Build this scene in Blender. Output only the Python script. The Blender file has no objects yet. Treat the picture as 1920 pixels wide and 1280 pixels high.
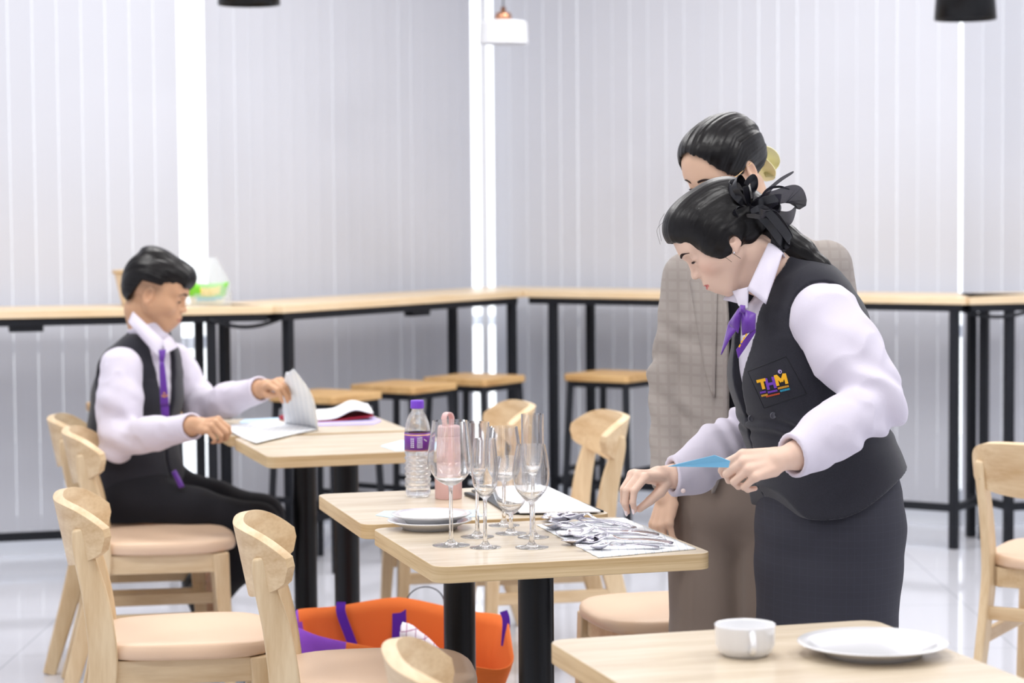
import bpy, bmesh, math, random
import numpy as np
from mathutils import Vector, Matrix, Euler, Quaternion
from mathutils.bvhtree import BVHTree
PI = math.pi
random.seed(7)
sc = bpy.context.scene
COL = sc.collection

# ------------------------------------------------------------------ camera
CAM_H, PITCH, ROLL, FPX = 1.4094, 0.05758, -0.00773, 4262.0
cd = bpy.data.cameras.new('camera'); cam = bpy.data.objects.new('camera', cd); COL.objects.link(cam)
cd.sensor_width = 36.0; cd.lens = FPX / 1920 * 36
cam.location = (0, 0, CAM_H)
cam.rotation_euler = (Euler((PI/2 - PITCH, 0, 0)).to_matrix() @ Matrix.Rotation(ROLL, 3, 'Z')).to_euler()
cd.dof.use_dof = True; cd.dof.focus_distance = 4.45; cd.dof.aperture_fstop = 4.6
cd.clip_start = 0.05
sc.camera = cam

# ------------------------------------------------------------------ world and exposure
w = bpy.data.worlds.new('daylight'); sc.world = w; w.use_nodes = True
w.node_tree.nodes['Background'].inputs[0].default_value = (0.93, 0.97, 1.0, 1)
w.node_tree.nodes['Background'].inputs[1].default_value = 2.6
sc.view_settings.view_transform = 'Standard'; sc.view_settings.look = 'None'
sc.view_settings.gamma = 1.0; sc.view_settings.exposure = 0.0
sc.view_settings.use_curve_mapping = False

CEIL = 3.3
def ceiling_lamp(x, y, sx, sy, power, rot=0.0):
    l = bpy.data.lights.new('ceiling_panel_light', 'AREA'); l.shape = 'RECTANGLE'; l.size = sx; l.size_y = sy
    l.energy = power; l.color = (1.0, 0.985, 0.97)
    o = bpy.data.objects.new('ceiling_panel_light', l); COL.objects.link(o)
    o.location = (x, y, CEIL - 0.03); o.rotation_euler = (0, 0, rot)
    return o
PANELS = []
for (x, y) in ((-2.2, 1.2), (0.2, 1.2), (2.6, 1.2), (-2.4, 3.9), (0.0, 3.9), (2.4, 3.9),
               (-1.9, 6.6), (0.4, 6.6), (2.7, 6.6), (-1.2, 8.1), (0.7, 8.9), (2.2, 8.1)):
    PANELS.append((x, y))
    ceiling_lamp(x, y, 1.15, 0.55, 29.0, 0.28)

# ------------------------------------------------------------------ pixel helper: a pixel of the 1920x1280 frame to a point in the room
_c, _s = math.cos(PITCH), math.sin(PITCH); _cr, _sr = math.cos(ROLL), math.sin(ROLL)
def _ray(px, py):
    a, b = px - 960, py - 640
    u = a*_cr + b*_sr; z = -(-a*_sr + b*_cr)
    return Vector((u, FPX*_c + z*_s, -FPX*_s + z*_c))
def at(px, py, Y):
    d = _ray(px, py); k = Y / d.y
    return Vector((d.x*k, Y, CAM_H + d.z*k))
def atz(px, py, z):
    d = _ray(px, py); k = (z - CAM_H) / d.z
    return Vector((d.x*k, d.y*k, z))

# ------------------------------------------------------------------ object helpers
def link(o, parent=None):
    COL.objects.link(o)
    if parent is not None: o.parent = parent
    return o
def tag(o, label, cat, group=None, kind=None):
    o['label'] = label; o['category'] = cat
    if group: o['group'] = group
    if kind: o['kind'] = kind
    return o
def thing(name, label, cat, loc=(0, 0, 0), rz=0.0, group=None):
    o = bpy.data.objects.new(name, None); COL.objects.link(o)
    o.empty_display_size = 0.05
    o.location = loc; o.rotation_euler = (0, 0, rz)
    return tag(o, label, cat, group)
def struct(o):
    o['kind'] = 'structure'; return o
def smooth(me, on=True):
    me.polygons.foreach_set('use_smooth', [on]*len(me.polygons))
def mesh_obj(name, verts, faces, mat, parent=None, sm=False, mats=None, midx=None):
    me = bpy.data.meshes.new(name); me.from_pydata([tuple(v) for v in verts], [], [tuple(f) for f in faces])
    for m in (mats or [mat]): me.materials.append(m)
    if midx is not None: me.polygons.foreach_set('material_index', list(midx))
    me.validate(); me.update()
    bm = bmesh.new(); bm.from_mesh(me); bmesh.ops.recalc_face_normals(bm, faces=bm.faces); bm.to_mesh(me); bm.free()
    if sm: smooth(me)
    return link(bpy.data.objects.new(name, me), parent)
def bm_obj(name, bm, mat, parent=None, sm=False, mats=None):
    me = bpy.data.meshes.new(name); bmesh.ops.recalc_face_normals(bm, faces=bm.faces)
    bm.to_mesh(me); bm.free()
    for m in (mats or [mat]): me.materials.append(m)
    if sm: smooth(me)
    return link(bpy.data.objects.new(name, me), parent)
def bevel(o, w, seg=2, ang=35):
    m = o.modifiers.new('bevel', 'BEVEL'); m.width = w; m.segments = seg; m.limit_method = 'ANGLE'; m.angle_limit = math.radians(ang)
    m.harden_normals = False
    smooth(o.data); 
    n = o.modifiers.new('wn', 'WEIGHTED_NORMAL'); n.keep_sharp = False
    return o
def subsurf(o, n=1):
    m = o.modifiers.new('sub', 'SUBSURF'); m.levels = n; m.render_levels = n; smooth(o.data); return o
def solid(o, t, off=-1):
    m = o.modifiers.new('solid', 'SOLIDIFY'); m.thickness = t; m.offset = off; return o
def add_box(bm, c, s, rot=None):
    M = Matrix.Translation(Vector(c)) @ (rot.to_4x4() if rot is not None else Matrix.Identity(4)) @ Matrix.Diagonal((s[0], s[1], s[2], 1))
    bmesh.ops.create_cube(bm, size=1.0, matrix=M)
def add_beam(bm, pts, ws, hs, up=(0, 0, 1), side=None):
    """rectangular bar along a polyline; ws = widths across, hs = heights"""
    pts = [Vector(p) for p in pts]; n = len(pts)
    if not hasattr(ws, '__len__'): ws = [ws]*n
    if not hasattr(hs, '__len__'): hs = [hs]*n
    rings = []
    for i, p in enumerate(pts):
        t = (pts[min(i+1, n-1)] - pts[max(i-1, 0)]).normalized()
        if side is not None:
            a = Vector(side).normalized(); b = t.cross(a).normalized(); a = b.cross(t).normalized()
        else:
            a = t.cross(Vector(up))
            if a.length < 1e-4: a = t.cross(Vector((1, 0, 0)))
            a.normalize(); b = a.cross(t).normalized()
        rings.append([bm.verts.new(p + a*ws[i]/2*sx + b*hs[i]/2*sy) for sx, sy in ((-1, -1), (1, -1), (1, 1), (-1, 1))])
    for r0, r1 in zip(rings, rings[1:]):
        for k in range(4): bm.faces.new((r0[k], r0[(k+1) % 4], r1[(k+1) % 4], r1[k]))
    bm.faces.new(rings[0][::-1]); bm.faces.new(rings[-1])
def add_tube(bm, pts, rs, seg=10, cap=True, close=False):
    pts = [Vector(p) for p in pts]; n = len(pts)
    if not hasattr(rs, '__len__'): rs = [rs]*n
    rings = []; a = None
    for i, p in enumerate(pts):
        if close: t = (pts[(i+1) % n] - pts[i-1]).normalized()
        else: t = (pts[min(i+1, n-1)] - pts[max(i-1, 0)]).normalized()
        if a is None:
            a = t.cross(Vector((0, 0, 1)))
            if a.length < 1e-3: a = t.cross(Vector((1, 0, 0)))
        a = (a - t*a.dot(t)).normalized(); b = t.cross(a)
        rings.append([bm.verts.new(p + (a*math.cos(q*2*PI/seg) + b*math.sin(q*2*PI/seg))*rs[i]) for q in range(seg)])
    m = n if close else n-1
    for i in range(m):
        r0, r1 = rings[i], rings[(i+1) % n]
        for k in range(seg): bm.faces.new((r0[k], r0[(k+1) % seg], r1[(k+1) % seg], r1[k]))
    if cap and not close: bm.faces.new(rings[0][::-1]); bm.faces.new(rings[-1])
def add_lathe(bm, prof, seg=32, c=(0, 0, 0), M=None):
    """prof = list of (r,z); revolve about z"""
    c = Vector(c); rings = []
    for r, z in prof:
        if r < 1e-6: v = [bm.verts.new(c + Vector((0, 0, z)))]
        else: v = [bm.verts.new(c + Vector((r*math.cos(2*PI*k/seg), r*math.sin(2*PI*k/seg), z))) for k in range(seg)]
        rings.append(v)
    for r0, r1 in zip(rings, rings[1:]):
        if len(r0) == 1 and len(r1) == 1: continue
        for k in range(seg):
            k2 = (k+1) % seg
            if len(r0) == 1: bm.faces.new((r0[0], r1[k], r1[k2]))
            elif len(r1) == 1: bm.faces.new((r0[k], r0[k2], r1[0]))
            else: bm.faces.new((r0[k], r0[k2], r1[k2], r1[k]))
def prism(bm, poly, z0, z1):
    a = [bm.verts.new((x, y, z0)) for x, y in poly]; b = [bm.verts.new((x, y, z1)) for x, y in poly]
    n = len(poly)
    f0 = bm.faces.new(a[::-1]); f1 = bm.faces.new(b)
    sides = [bm.faces.new((a[i], a[(i+1) % n], b[(i+1) % n], b[i])) for i in range(n)]
    return f0, f1, sides
def rrect(w, d, r, n=6):
    out = []
    for cx, cy, a0 in ((w/2-r, d/2-r, 0), (-w/2+r, d/2-r, PI/2), (-w/2+r, -d/2+r, PI), (w/2-r, -d/2+r, 3*PI/2)):
        for k in range(n+1):
            a = a0 + PI/2*k/n; out.append((cx + r*math.cos(a), cy + r*math.sin(a)))
    return out
def catmull(pts, n=8):
    P = [Vector(p) for p in pts]; P = [2*P[0]-P[1]] + P + [2*P[-1]-P[-2]]; out = []
    for i in range(1, len(P)-2):
        for k in range(n):
            t = k/n; a, b, c, d = P[i-1:i+3]
            out.append(0.5*((2*b) + (c-a)*t + (2*a-5*b+4*c-d)*t*t + (3*b-a-3*c+d)*t**3))
    out.append(P[-2]); return out
def copy_tree(o, parent=None):
    c = o.copy(); COL.objects.link(c); c.parent = parent
    for ch in list(o.children): copy_tree(ch, c)
    return c

# ------------------------------------------------------------------ materials
def mat(name, col, rough=0.5, spec=0.5, metal=0.0, trans=0.0, ior=1.45, sheen=0.0, coat=0.0, noise=0.0, nscale=20.0,
        bump=0.0, bscale=200.0, stretch=None, alpha=1.0, subs=0.0):
    m = bpy.data.materials.new(name); m.use_nodes = True; nt = m.node_tree; b = nt.nodes['Principled BSDF']
    b.inputs['Base Color'].default_value = (*col, 1); b.inputs['Roughness'].default_value = rough
    b.inputs['Specular IOR Level'].default_value = spec; b.inputs['Metallic'].default_value = metal
    b.inputs['Transmission Weight'].default_value = trans; b.inputs['IOR'].default_value = ior
    b.inputs['Sheen Weight'].default_value = sheen; b.inputs['Coat Weight'].default_value = coat
    b.inputs['Alpha'].default_value = alpha
    if subs: 
        b.inputs['Subsurface Weight'].default_value = subs; b.inputs['Subsurface Radius'].default_value = (0.012, 0.005, 0.003)
        b.inputs['Subsurface Scale'].default_value = 1.0
    tc = nt.nodes.new('ShaderNodeTexCoord'); mp = nt.nodes.new('ShaderNodeMapping'); nt.links.new(tc.outputs['Object'], mp.inputs[0])
    if stretch: mp.inputs['Scale'].default_value = stretch
    if noise:
        n = nt.nodes.new('ShaderNodeTexNoise'); n.inputs['Scale'].default_value = nscale; n.inputs['Detail'].default_value = 4
        nt.links.new(mp.outputs[0], n.inputs['Vector'])
        r = nt.nodes.new('ShaderNodeMix'); r.data_type = 'RGBA'
        r.inputs[6].default_value = (*[max(0, c*(1-noise)) for c in col], 1); r.inputs[7].default_value = (*[min(1, c*(1+noise)) for c in col], 1)
        nt.links.new(n.outputs[0], r.inputs[0]); nt.links.new(r.outputs[2], b.inputs['Base Color'])
    if bump:
        n = nt.nodes.new('ShaderNodeTexNoise'); n.inputs['Scale'].default_value = bscale; n.inputs['Detail'].default_value = 3
        nt.links.new(mp.outputs[0], n.inputs['Vector'])
        bp = nt.nodes.new('ShaderNodeBump'); bp.inputs['Strength'].default_value = bump; bp.inputs['Distance'].default_value = 0.002
        nt.links.new(n.outputs[0], bp.inputs['Height']); nt.links.new(bp.outputs[0], b.inputs['Normal'])
    return m
def wood(name, c1, c2, scale=(1.2, 14, 14), rough=0.4, coat=0.0, fine=1.0):
    m = bpy.data.materials.new(name); m.use_nodes = True; nt = m.node_tree; b = nt.nodes['Principled BSDF']; L = nt.links
    tc = nt.nodes.new('ShaderNodeTexCoord'); mp = nt.nodes.new('ShaderNodeMapping'); mp.inputs['Scale'].default_value = scale
    L.new(tc.outputs['Object'], mp.inputs[0])
    n1 = nt.nodes.new('ShaderNodeTexNoise'); n1.inputs['Scale'].default_value = 2.2; n1.inputs['Detail'].default_value = 6; n1.inputs['Distortion'].default_value = 0.3
    L.new(mp.outputs[0], n1.inputs['Vector'])
    n2 = nt.nodes.new('ShaderNodeTexNoise'); n2.inputs['Scale'].default_value = 14; n2.inputs['Detail'].default_value = 5
    L.new(mp.outputs[0], n2.inputs['Vector'])
    ad = nt.nodes.new('ShaderNodeMath'); ad.operation = 'MULTIPLY_ADD'; L.new(n2.outputs[0], ad.inputs[0]); ad.inputs[1].default_value = 0.45*fine; L.new(n1.outputs[0], ad.inputs[2])
    rp = nt.nodes.new('ShaderNodeValToRGB'); L.new(ad.outputs[0], rp.inputs[0])
    rp.color_ramp.elements[0].position = 0.45; rp.color_ramp.elements[1].position = 0.95
    rp.color_ramp.elements[0].color = (*c1, 1); rp.color_ramp.elements[1].color = (*c2, 1)
    L.new(rp.outputs[0], b.inputs['Base Color'])
    b.inputs['Roughness'].default_value = rough; b.inputs['Coat Weight'].default_value = coat; b.inputs['Coat Roughness'].default_value = 0.1
    return m
def lin(r, g, b):
    f = lambda c: (c/255/12.92) if c/255 <= 0.04045 else ((c/255+0.055)/1.055)**2.4
    return (f(r), f(g), f(b))
M = {}
M['oak'] = wood('oak_laminate', lin(198, 180, 154), lin(226, 212, 190), (1.0, 9, 9), 0.26)
M['oak_edge'] = wood('oak_edge', lin(184, 152, 104), lin(222, 198, 156), (1.0, 1.0, 60), 0.5)
M['rubber'] = wood('rubberwood', lin(200, 168, 124), lin(230, 208, 172), (9, 9, 1.1), 0.42)
M['rubber_x'] = wood('rubberwood_rail', lin(200, 168, 124), lin(230, 208, 172), (1.1, 9, 9), 0.42)
M['rubber_y'] = wood('rubberwood_back', lin(198, 164, 120), lin(230, 206, 168), (9, 1.1, 12), 0.42)
M['stoolwood'] = wood('stool_wood', lin(186, 142, 88), lin(222, 184, 128), (2, 14, 14), 0.45)
M['barwood'] = wood('bar_wood', lin(226, 196, 152), lin(242, 220, 186), (1.2, 6, 12), 0.35)
M['pad'] = mat('peach_vinyl', lin(226, 196, 168), 0.42, 0.4, bump=0.15, bscale=300)
M['black'] = mat('black_metal', lin(14, 15, 18), 0.34, 0.3)
M['blackm'] = mat('matt_black_metal', lin(28, 30, 36), 0.5, 0.3)
M['white'] = mat('white_paint', lin(236, 238, 242), 0.5, 0.4)
M['ceil'] = mat('ceiling_white', lin(240, 240, 240), 0.9, 0.1)
M['wall'] = mat('wall_white', lin(226, 228, 234), 0.85, 0.2)
M['porcelain'] = mat('porcelain', lin(238, 238, 240), 0.12, 0.6, coat=0.3)
M['steel'] = mat('stainless_steel', lin(226, 224, 232), 0.2, 0.5, metal=1.0)
M['copper'] = mat('copper', lin(205, 150, 120), 0.25, 0.5, metal=1.0)
M['shirt'] = mat('lilac_shirt', lin(218, 212, 226), 0.75, 0.2, sheen=0.2, bump=0.25, bscale=900)
M['vest'] = mat('charcoal_wool', lin(42, 42, 50), 0.85, 0.2, sheen=0.25, noise=0.35, nscale=500, bump=0.4, bscale=1200)
M['trouser_black'] = mat('black_trousers', lin(30, 30, 36), 0.8, 0.2, sheen=0.1, bump=0.3, bscale=900)
M['taupe'] = mat('taupe_trousers', lin(136, 122, 112), 0.8, 0.2, sheen=0.2, bump=0.2, bscale=900)
M['purple'] = mat('purple_satin', lin(96, 42, 152), 0.4, 0.5, sheen=0.3)
M['darktop'] = mat('black_top', lin(20, 20, 26), 0.8, 0.2)
M['lining'] = mat('dark_lining', lin(16, 16, 20), 0.7, 0.2)
M['skin_f'] = mat('skin_light', lin(232, 198, 176), 0.45, 0.4, subs=0.12, noise=0.04, nscale=60)
M['skin_w2'] = mat('skin_light_warm', lin(222, 186, 160), 0.45, 0.4, subs=0.12, noise=0.04, nscale=60)
M['skin_m'] = mat('skin_tan', lin(206, 160, 126), 0.45, 0.4, subs=0.12, noise=0.04, nscale=60)
M['lip'] = mat('lip_rose', lin(206, 104, 100), 0.35, 0.5)
M['lip_m'] = mat('lip_natural', lin(176, 110, 98), 0.4, 0.5)
M['nail'] = mat('pearl_nail', lin(246, 224, 220), 0.1, 0.7, coat=0.5)
M['brow'] = mat('brow_hair', lin(48, 36, 34), 0.8, 0.2)
M['eyewhite'] = mat('eye_white', lin(235, 232, 230), 0.15, 0.6)
M['iris'] = mat('iris_brown', lin(40, 24, 18), 0.15, 0.6)
M['hair'] = mat('black_hair', lin(11, 8, 9), 0.34, 0.35, bump=0.3, bscale=60, stretch=(1, 1, 1))
M['cream'] = mat('cream_satin', lin(250, 244, 196), 0.4, 0.4)
M['ribbon'] = mat('black_ribbon', lin(18, 18, 24), 0.28, 0.6)
M['shoe'] = mat('black_shoe', lin(18, 18, 20), 0.3, 0.5)
M['paper'] = mat('white_paper', lin(246, 246, 248), 0.8, 0.2)
M['blue'] = mat('sky_blue_paper', lin(134, 200, 236), 0.8, 0.2)
M['paleblue'] = mat('pale_blue_paper', lin(196, 222, 242), 0.8, 0.2)
M['lilac'] = mat('lilac_card', lin(190, 182, 226), 0.7, 0.3)
M['red'] = mat('crimson_cover', lin(176, 40, 62), 0.6, 0.3)
M['orange'] = mat('orange_fabric', lin(232, 120, 58), 0.8, 0.2, bump=0.4, bscale=500)
M['violet'] = mat('violet_fabric', lin(142, 78, 196), 0.75, 0.2, bump=0.4, bscale=500)
M['violet_d'] = mat('deep_violet_webbing', lin(88, 40, 160), 0.75, 0.2)
M['pink'] = mat('dusty_pink', lin(228, 188, 184), 0.45, 0.4)
M['cap'] = mat('purple_cap', lin(124, 70, 206), 0.35, 0.5)
M['button'] = mat('button_grey', lin(84, 84, 92), 0.3, 0.5)
def glass_mat(name, rough=0.0, col=(1, 1, 1), ior=1.5, thin=0.0):
    """clear solid; thin = share of a plain see-through layer, for thin-walled ware"""
    m = bpy.data.materials.new(name); m.use_nodes = True; nt = m.node_tree; b = nt.nodes['Principled BSDF']
    b.inputs['Base Color'].default_value = (*col, 1); b.inputs['Transmission Weight'].default_value = 1; b.inputs['Roughness'].default_value = rough; b.inputs['IOR'].default_value = ior
    if thin:
        t = nt.nodes.new('ShaderNodeBsdfTransparent'); mx = nt.nodes.new('ShaderNodeMixShader'); mx.inputs[0].default_value = thin
        nt.links.new(b.outputs[0], mx.inputs[1]); nt.links.new(t.outputs[0], mx.inputs[2]); nt.links.new(mx.outputs[0], nt.nodes['Material Output'].inputs[0])
    return m
M['glass'] = glass_mat('clear_glass', ior=1.42, thin=0.12)
M['pet'] = glass_mat('clear_plastic', 0.02, ior=1.3, thin=0.45)
M['pane'] = mat('window_glass', (1, 1, 1), 0.0, 0.5, alpha=0.12)
# the voile blinds pass some of the daylight behind them
def blind_mat():
    m = bpy.data.materials.new('blind_fabric'); m.use_nodes = True; nt = m.node_tree; b = nt.nodes['Principled BSDF']; L = nt.links
    b.inputs['Base Color'].default_value = (*lin(213, 215, 223), 1); b.inputs['Roughness'].default_value = 0.85; b.inputs['Specular IOR Level'].default_value = 0.15
    t = nt.nodes.new('ShaderNodeBsdfTranslucent'); t.inputs[0].default_value = (*lin(205, 212, 222), 1)
    mx = nt.nodes.new('ShaderNodeMixShader'); mx.inputs[0].default_value = 0.07
    L.new(b.outputs[0], mx.inputs[1]); L.new(t.outputs[0], mx.inputs[2]); L.new(mx.outputs[0], nt.nodes['Material Output'].inputs[0])
    return m
M['blind'] = blind_mat()
def grid_mat(name, base, line, scale, width, rough=0.8, sx=1.0, sy=1.0, amt=1.0, coords='Object', mirror=False, wide2=None):
    """cloth or tile with a woven grid of lines along local x and y (and z when mirror)"""
    m = bpy.data.materials.new(name); m.use_nodes = True; nt = m.node_tree; b = nt.nodes['Principled BSDF']; L = nt.links
    b.inputs['Roughness'].default_value = rough
    tc = nt.nodes.new('ShaderNodeTexCoord'); sp = nt.nodes.new('ShaderNodeSeparateXYZ'); L.new(tc.outputs[coords], sp.inputs[0])
    outs = []
    for ax, k in (((0, sx), (2, sy)) if mirror else ((0, sx), (1, sy))):
        a = nt.nodes.new('ShaderNodeMath'); a.operation = 'MULTIPLY'; L.new(sp.outputs[ax], a.inputs[0]); a.inputs[1].default_value = scale*k
        f = nt.nodes.new('ShaderNodeMath'); f.operation = 'FRACT'; L.new(a.outputs[0], f.inputs[0])
        c = nt.nodes.new('ShaderNodeMath'); c.operation = 'LESS_THAN'; L.new(f.outputs[0], c.inputs[0]); c.inputs[1].default_value = width
        outs.append(c)
    mxn = outs[0]
    for o2 in outs[1:]:
        q = nt.nodes.new('ShaderNodeMath'); q.operation = 'MAXIMUM'; L.new(mxn.outputs[0], q.inputs[0]); L.new(o2.outputs[0], q.inputs[1]); mxn = q
    am = nt.nodes.new('ShaderNodeMath'); am.operation = 'MULTIPLY'; L.new(mxn.outputs[0], am.inputs[0]); am.inputs[1].default_value = amt
    mx = nt.nodes.new('ShaderNodeMix'); mx.data_type = 'RGBA'; mx.inputs[6].default_value = (*base, 1); mx.inputs[7].default_value = (*line, 1)
    L.new(am.outputs[0], mx.inputs[0]); L.new(mx.outputs[2], b.inputs['Base Color'])
    return m
M['floor'] = grid_mat('polished_floor_tiles', lin(222, 223, 231), lin(190, 191, 200), 1/0.8, 0.006, 0.07)
M['floor'].node_tree.nodes['Principled BSDF'].inputs['Specular IOR Level'].default_value = 0.8
M['skirt'] = grid_mat('charcoal_check', lin(46, 46, 56), lin(66, 66, 82), 70, 0.10, 0.85, amt=0.16, mirror=True)
M['blazer'] = grid_mat('taupe_check_wool', lin(160, 152, 146), lin(128, 116, 110), 44, 0.28, 0.85, amt=0.20, mirror=True)
M['mat_w'] = grid_mat('white_quilted_cotton', lin(246, 248, 250), lin(214, 222, 230), 60, 0.12, 0.9, amt=0.9)
M['towel'] = grid_mat('white_check_towel', lin(236, 228, 236), lin(176, 130, 160), 45, 0.10, 0.9, mirror=True)
# ------------------------------------------------------------------ the room
def d2(deg): return Vector((math.cos(math.radians(deg)), math.sin(math.radians(deg)), 0))
ANG = [16, 57, -33, 16]
V1, V2, V3 = Vector((-.912, 8.95, 0)), Vector((.051, 10.43, 0)), Vector((1.856, 9.257, 0))
V0 = V1 - d2(16)*3.4; V4 = V3 + d2(16)*2.6
FRONT = [V0, V1, V2, V3, V4]
def outset(d):
    N = [Vector((-math.sin(math.radians(a)), math.cos(math.radians(a)), 0)) for a in ANG]
    out = [FRONT[0] + N[0]*d]
    for i in range(3):
        k = 1 + N[i].dot(N[i+1]); out.append(FRONT[i+1] + (N[i]+N[i+1])*(d/k))
    out.append(FRONT[4] + N[3]*d); return out
WALL = outset(0.60); GLZ = outset(0.74)
for L_ in (WALL, GLZ):
    a = L_[1]; t = (a.x + 4.2)/math.cos(math.radians(16)); L_[0] = a - d2(16)*t
    a = L_[3]; t = (4.2 - a.x)/math.cos(math.radians(16)); L_[4] = a + d2(16)*t
def slab(name, poly, z0, z1, m):
    bm = bmesh.new(); prism(bm, poly, z0, z1); return struct(bm_obj(name, bm, m))
slab('floor', [(-7, -3.2), (7, -3.2), (7, 14), (-7, 14)], -0.1, 0.0, M['floor'])
inner = [(p.x, p.y) for p in GLZ]
slab('ceiling', [(-4.35, -2.6), (4.35, -2.6)] + [(p.x, p.y) for p in outset(0.9)][::-1][:0] + [(4.35, 11.2), (1.9, 10.6), (-0.1, 12.0), (-1.5, 10.2), (-4.35, 9.2)], CEIL, CEIL+0.12, M['ceil'])
slab('wall_back', [(-4.3, -2.6), (4.3, -2.6), (4.3, -2.5), (-4.3, -2.5)], 0, CEIL, M['wall'])
slab('wall_left', [(-4.3, -2.5), (-4.2, -2.5), (-4.2, 8.75), (-4.3, 8.75)], 0, CEIL, M['wall'])
slab('wall_right', [(4.2, -2.5), (4.3, -2.5), (4.3, 10.7), (4.2, 10.7)], 0, CEIL, M['wall'])
# glazed walls: curb, header, mullions, panes
for i in range(4):
    a, b = GLZ[i], GLZ[i+1]; d = (b-a); L = d.length; u = d/L; n = Vector((-u.y, u.x, 0)); rz = math.atan2(u.y, u.x); R = Matrix.Rotation(rz, 3, 'Z')
    bm = bmesh.new(); c = (a+b)/2; 
    add_box(bm, (c.x+n.x*0.02, c.y+n.y*0.02, 0.05), (L, 0.16, 0.1), R); struct(bm_obj('baseboard_' + ('left', 'centre', 'corner', 'right')[i], bm, M['white']))
    bm = bmesh.new(); add_box(bm, (c.x, c.y, 3.15), (L, 0.12, 0.3), R); struct(bm_obj('trim_%d' % (i+1), bm, M['white']))
    nm = max(2, round(L/1.5)); bm = bmesh.new()
    for k in range(1, nm):
        p = a + u*min(max(L*k/nm, 0.03), L-0.03)
        add_box(bm, (p.x, p.y, 1.55), (0.05, 0.06, 2.9), R)
    for z in (0.13, 0.86, 2.97): add_box(bm, (c.x, c.y, z), (L, 0.045, 0.05), R)
    wf = struct(bm_obj('window_%d' % (i+1), bm, M['white']))
    bm = bmesh.new(); add_box(bm, (c.x, c.y, 1.55), (L, 0.008, 2.85), R); struct(bm_obj('pane', bm, M['pane'], wf)); 
# vertical blinds
def blind(a, b, s0, s1, label, z0=0.105, z1=3.02, pitch=0.0975):
    d = (b-a); L = d.length; u = d/L; n = Vector((-u.y, u.x, 0)); R = Matrix.Rotation(math.atan2(u.y, u.x) , 3, 'Z')
    o = thing('vertical_blind', label, 'blind', a + u*s0, 0, 'vertical blinds along the windows')
    W0 = s1 - s0; k = max(1, round(W0/pitch)); pw = W0/k
    bm = bmesh.new(); rnd = random.Random(int(s0*100+abs(a.x)*31))
    for q in range(k):
        p = u*(pw*(q+0.5)); yaw = Matrix.Rotation(math.atan2(u.y, u.x) + math.radians(rnd.uniform(-1.0, 1.0)), 3, 'Z')
        w_ = pw - 0.0010
        rows = []
        for j in range(5):
            x = (j/4-0.5)*w_; bow = 0.0015*(1-(2*j/4-1)**2)
            v = yaw @ Vector((x, bow, 0))
            rows.append([bm.verts.new((p.x+v.x, p.y+v.y, z)) for z in (z0, z0+0.03, 1.5, z1)])
        for r0, r1 in zip(rows, rows[1:]):
            for m_ in range(3): bm.faces.new((r0[m_], r1[m_], r1[m_+1], r0[m_+1]))
    v = bm_obj('vanes', bm, M['blind'], o); solid(v, 0.0008, 0)
    bm = bmesh.new(); c = u*(W0/2); add_box(bm, (c.x, c.y, z1+0.025), (W0, 0.045, 0.05), R); bm_obj('headrail', bm, M['white'], o)
    bm = bmesh.new(); pts = []
    for q in range(k):
        for t in (0, .25, .5, .75):
            pp = u*(pw*(q+t+0.5) if q+t+0.5 < k else W0); pts.append((pp.x-n.x*0.006, pp.y-n.y*0.006, z0+0.012-0.018*math.sin(PI*t)))
    add_tube(bm, pts, 0.0016, 5); bm_obj('bottom_chain', bm, M['white'], o)
    return o
bm = bmesh.new(); add_box(bm, (WALL[2].x-0.005, WALL[2].y-0.04, 1.55), (0.032, 0.032, 2.95)); struct(bm_obj('trim_5', bm, M['wall']))
LA = (WALL[1]-WALL[0]).length; LB = (WALL[2]-WALL[1]).length; LC = (WALL[3]-WALL[2]).length; LD = (WALL[4]-WALL[3]).length
blind(WALL[0], WALL[1], 0.3, LA-0.084, 'pale grey vertical blind at the far left, behind the seated person in the vest')
sB = 0.042
blind(WALL[1], WALL[2], sB, sB+0.87, 'pale grey vertical blind just right of the bright gap beside the seated person')
blind(WALL[1], WALL[2], sB+0.872, LB-0.12, 'pale grey vertical blind left of the room corner, behind the two middle stools')
blind(WALL[2], WALL[3], 0.05, LC-0.004, 'wide pale grey vertical blind behind the two standing people')
blind(WALL[3], WALL[4], 0.012, LD-0.2, 'darker grey vertical blind at the far right edge behind the wooden chair')

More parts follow.
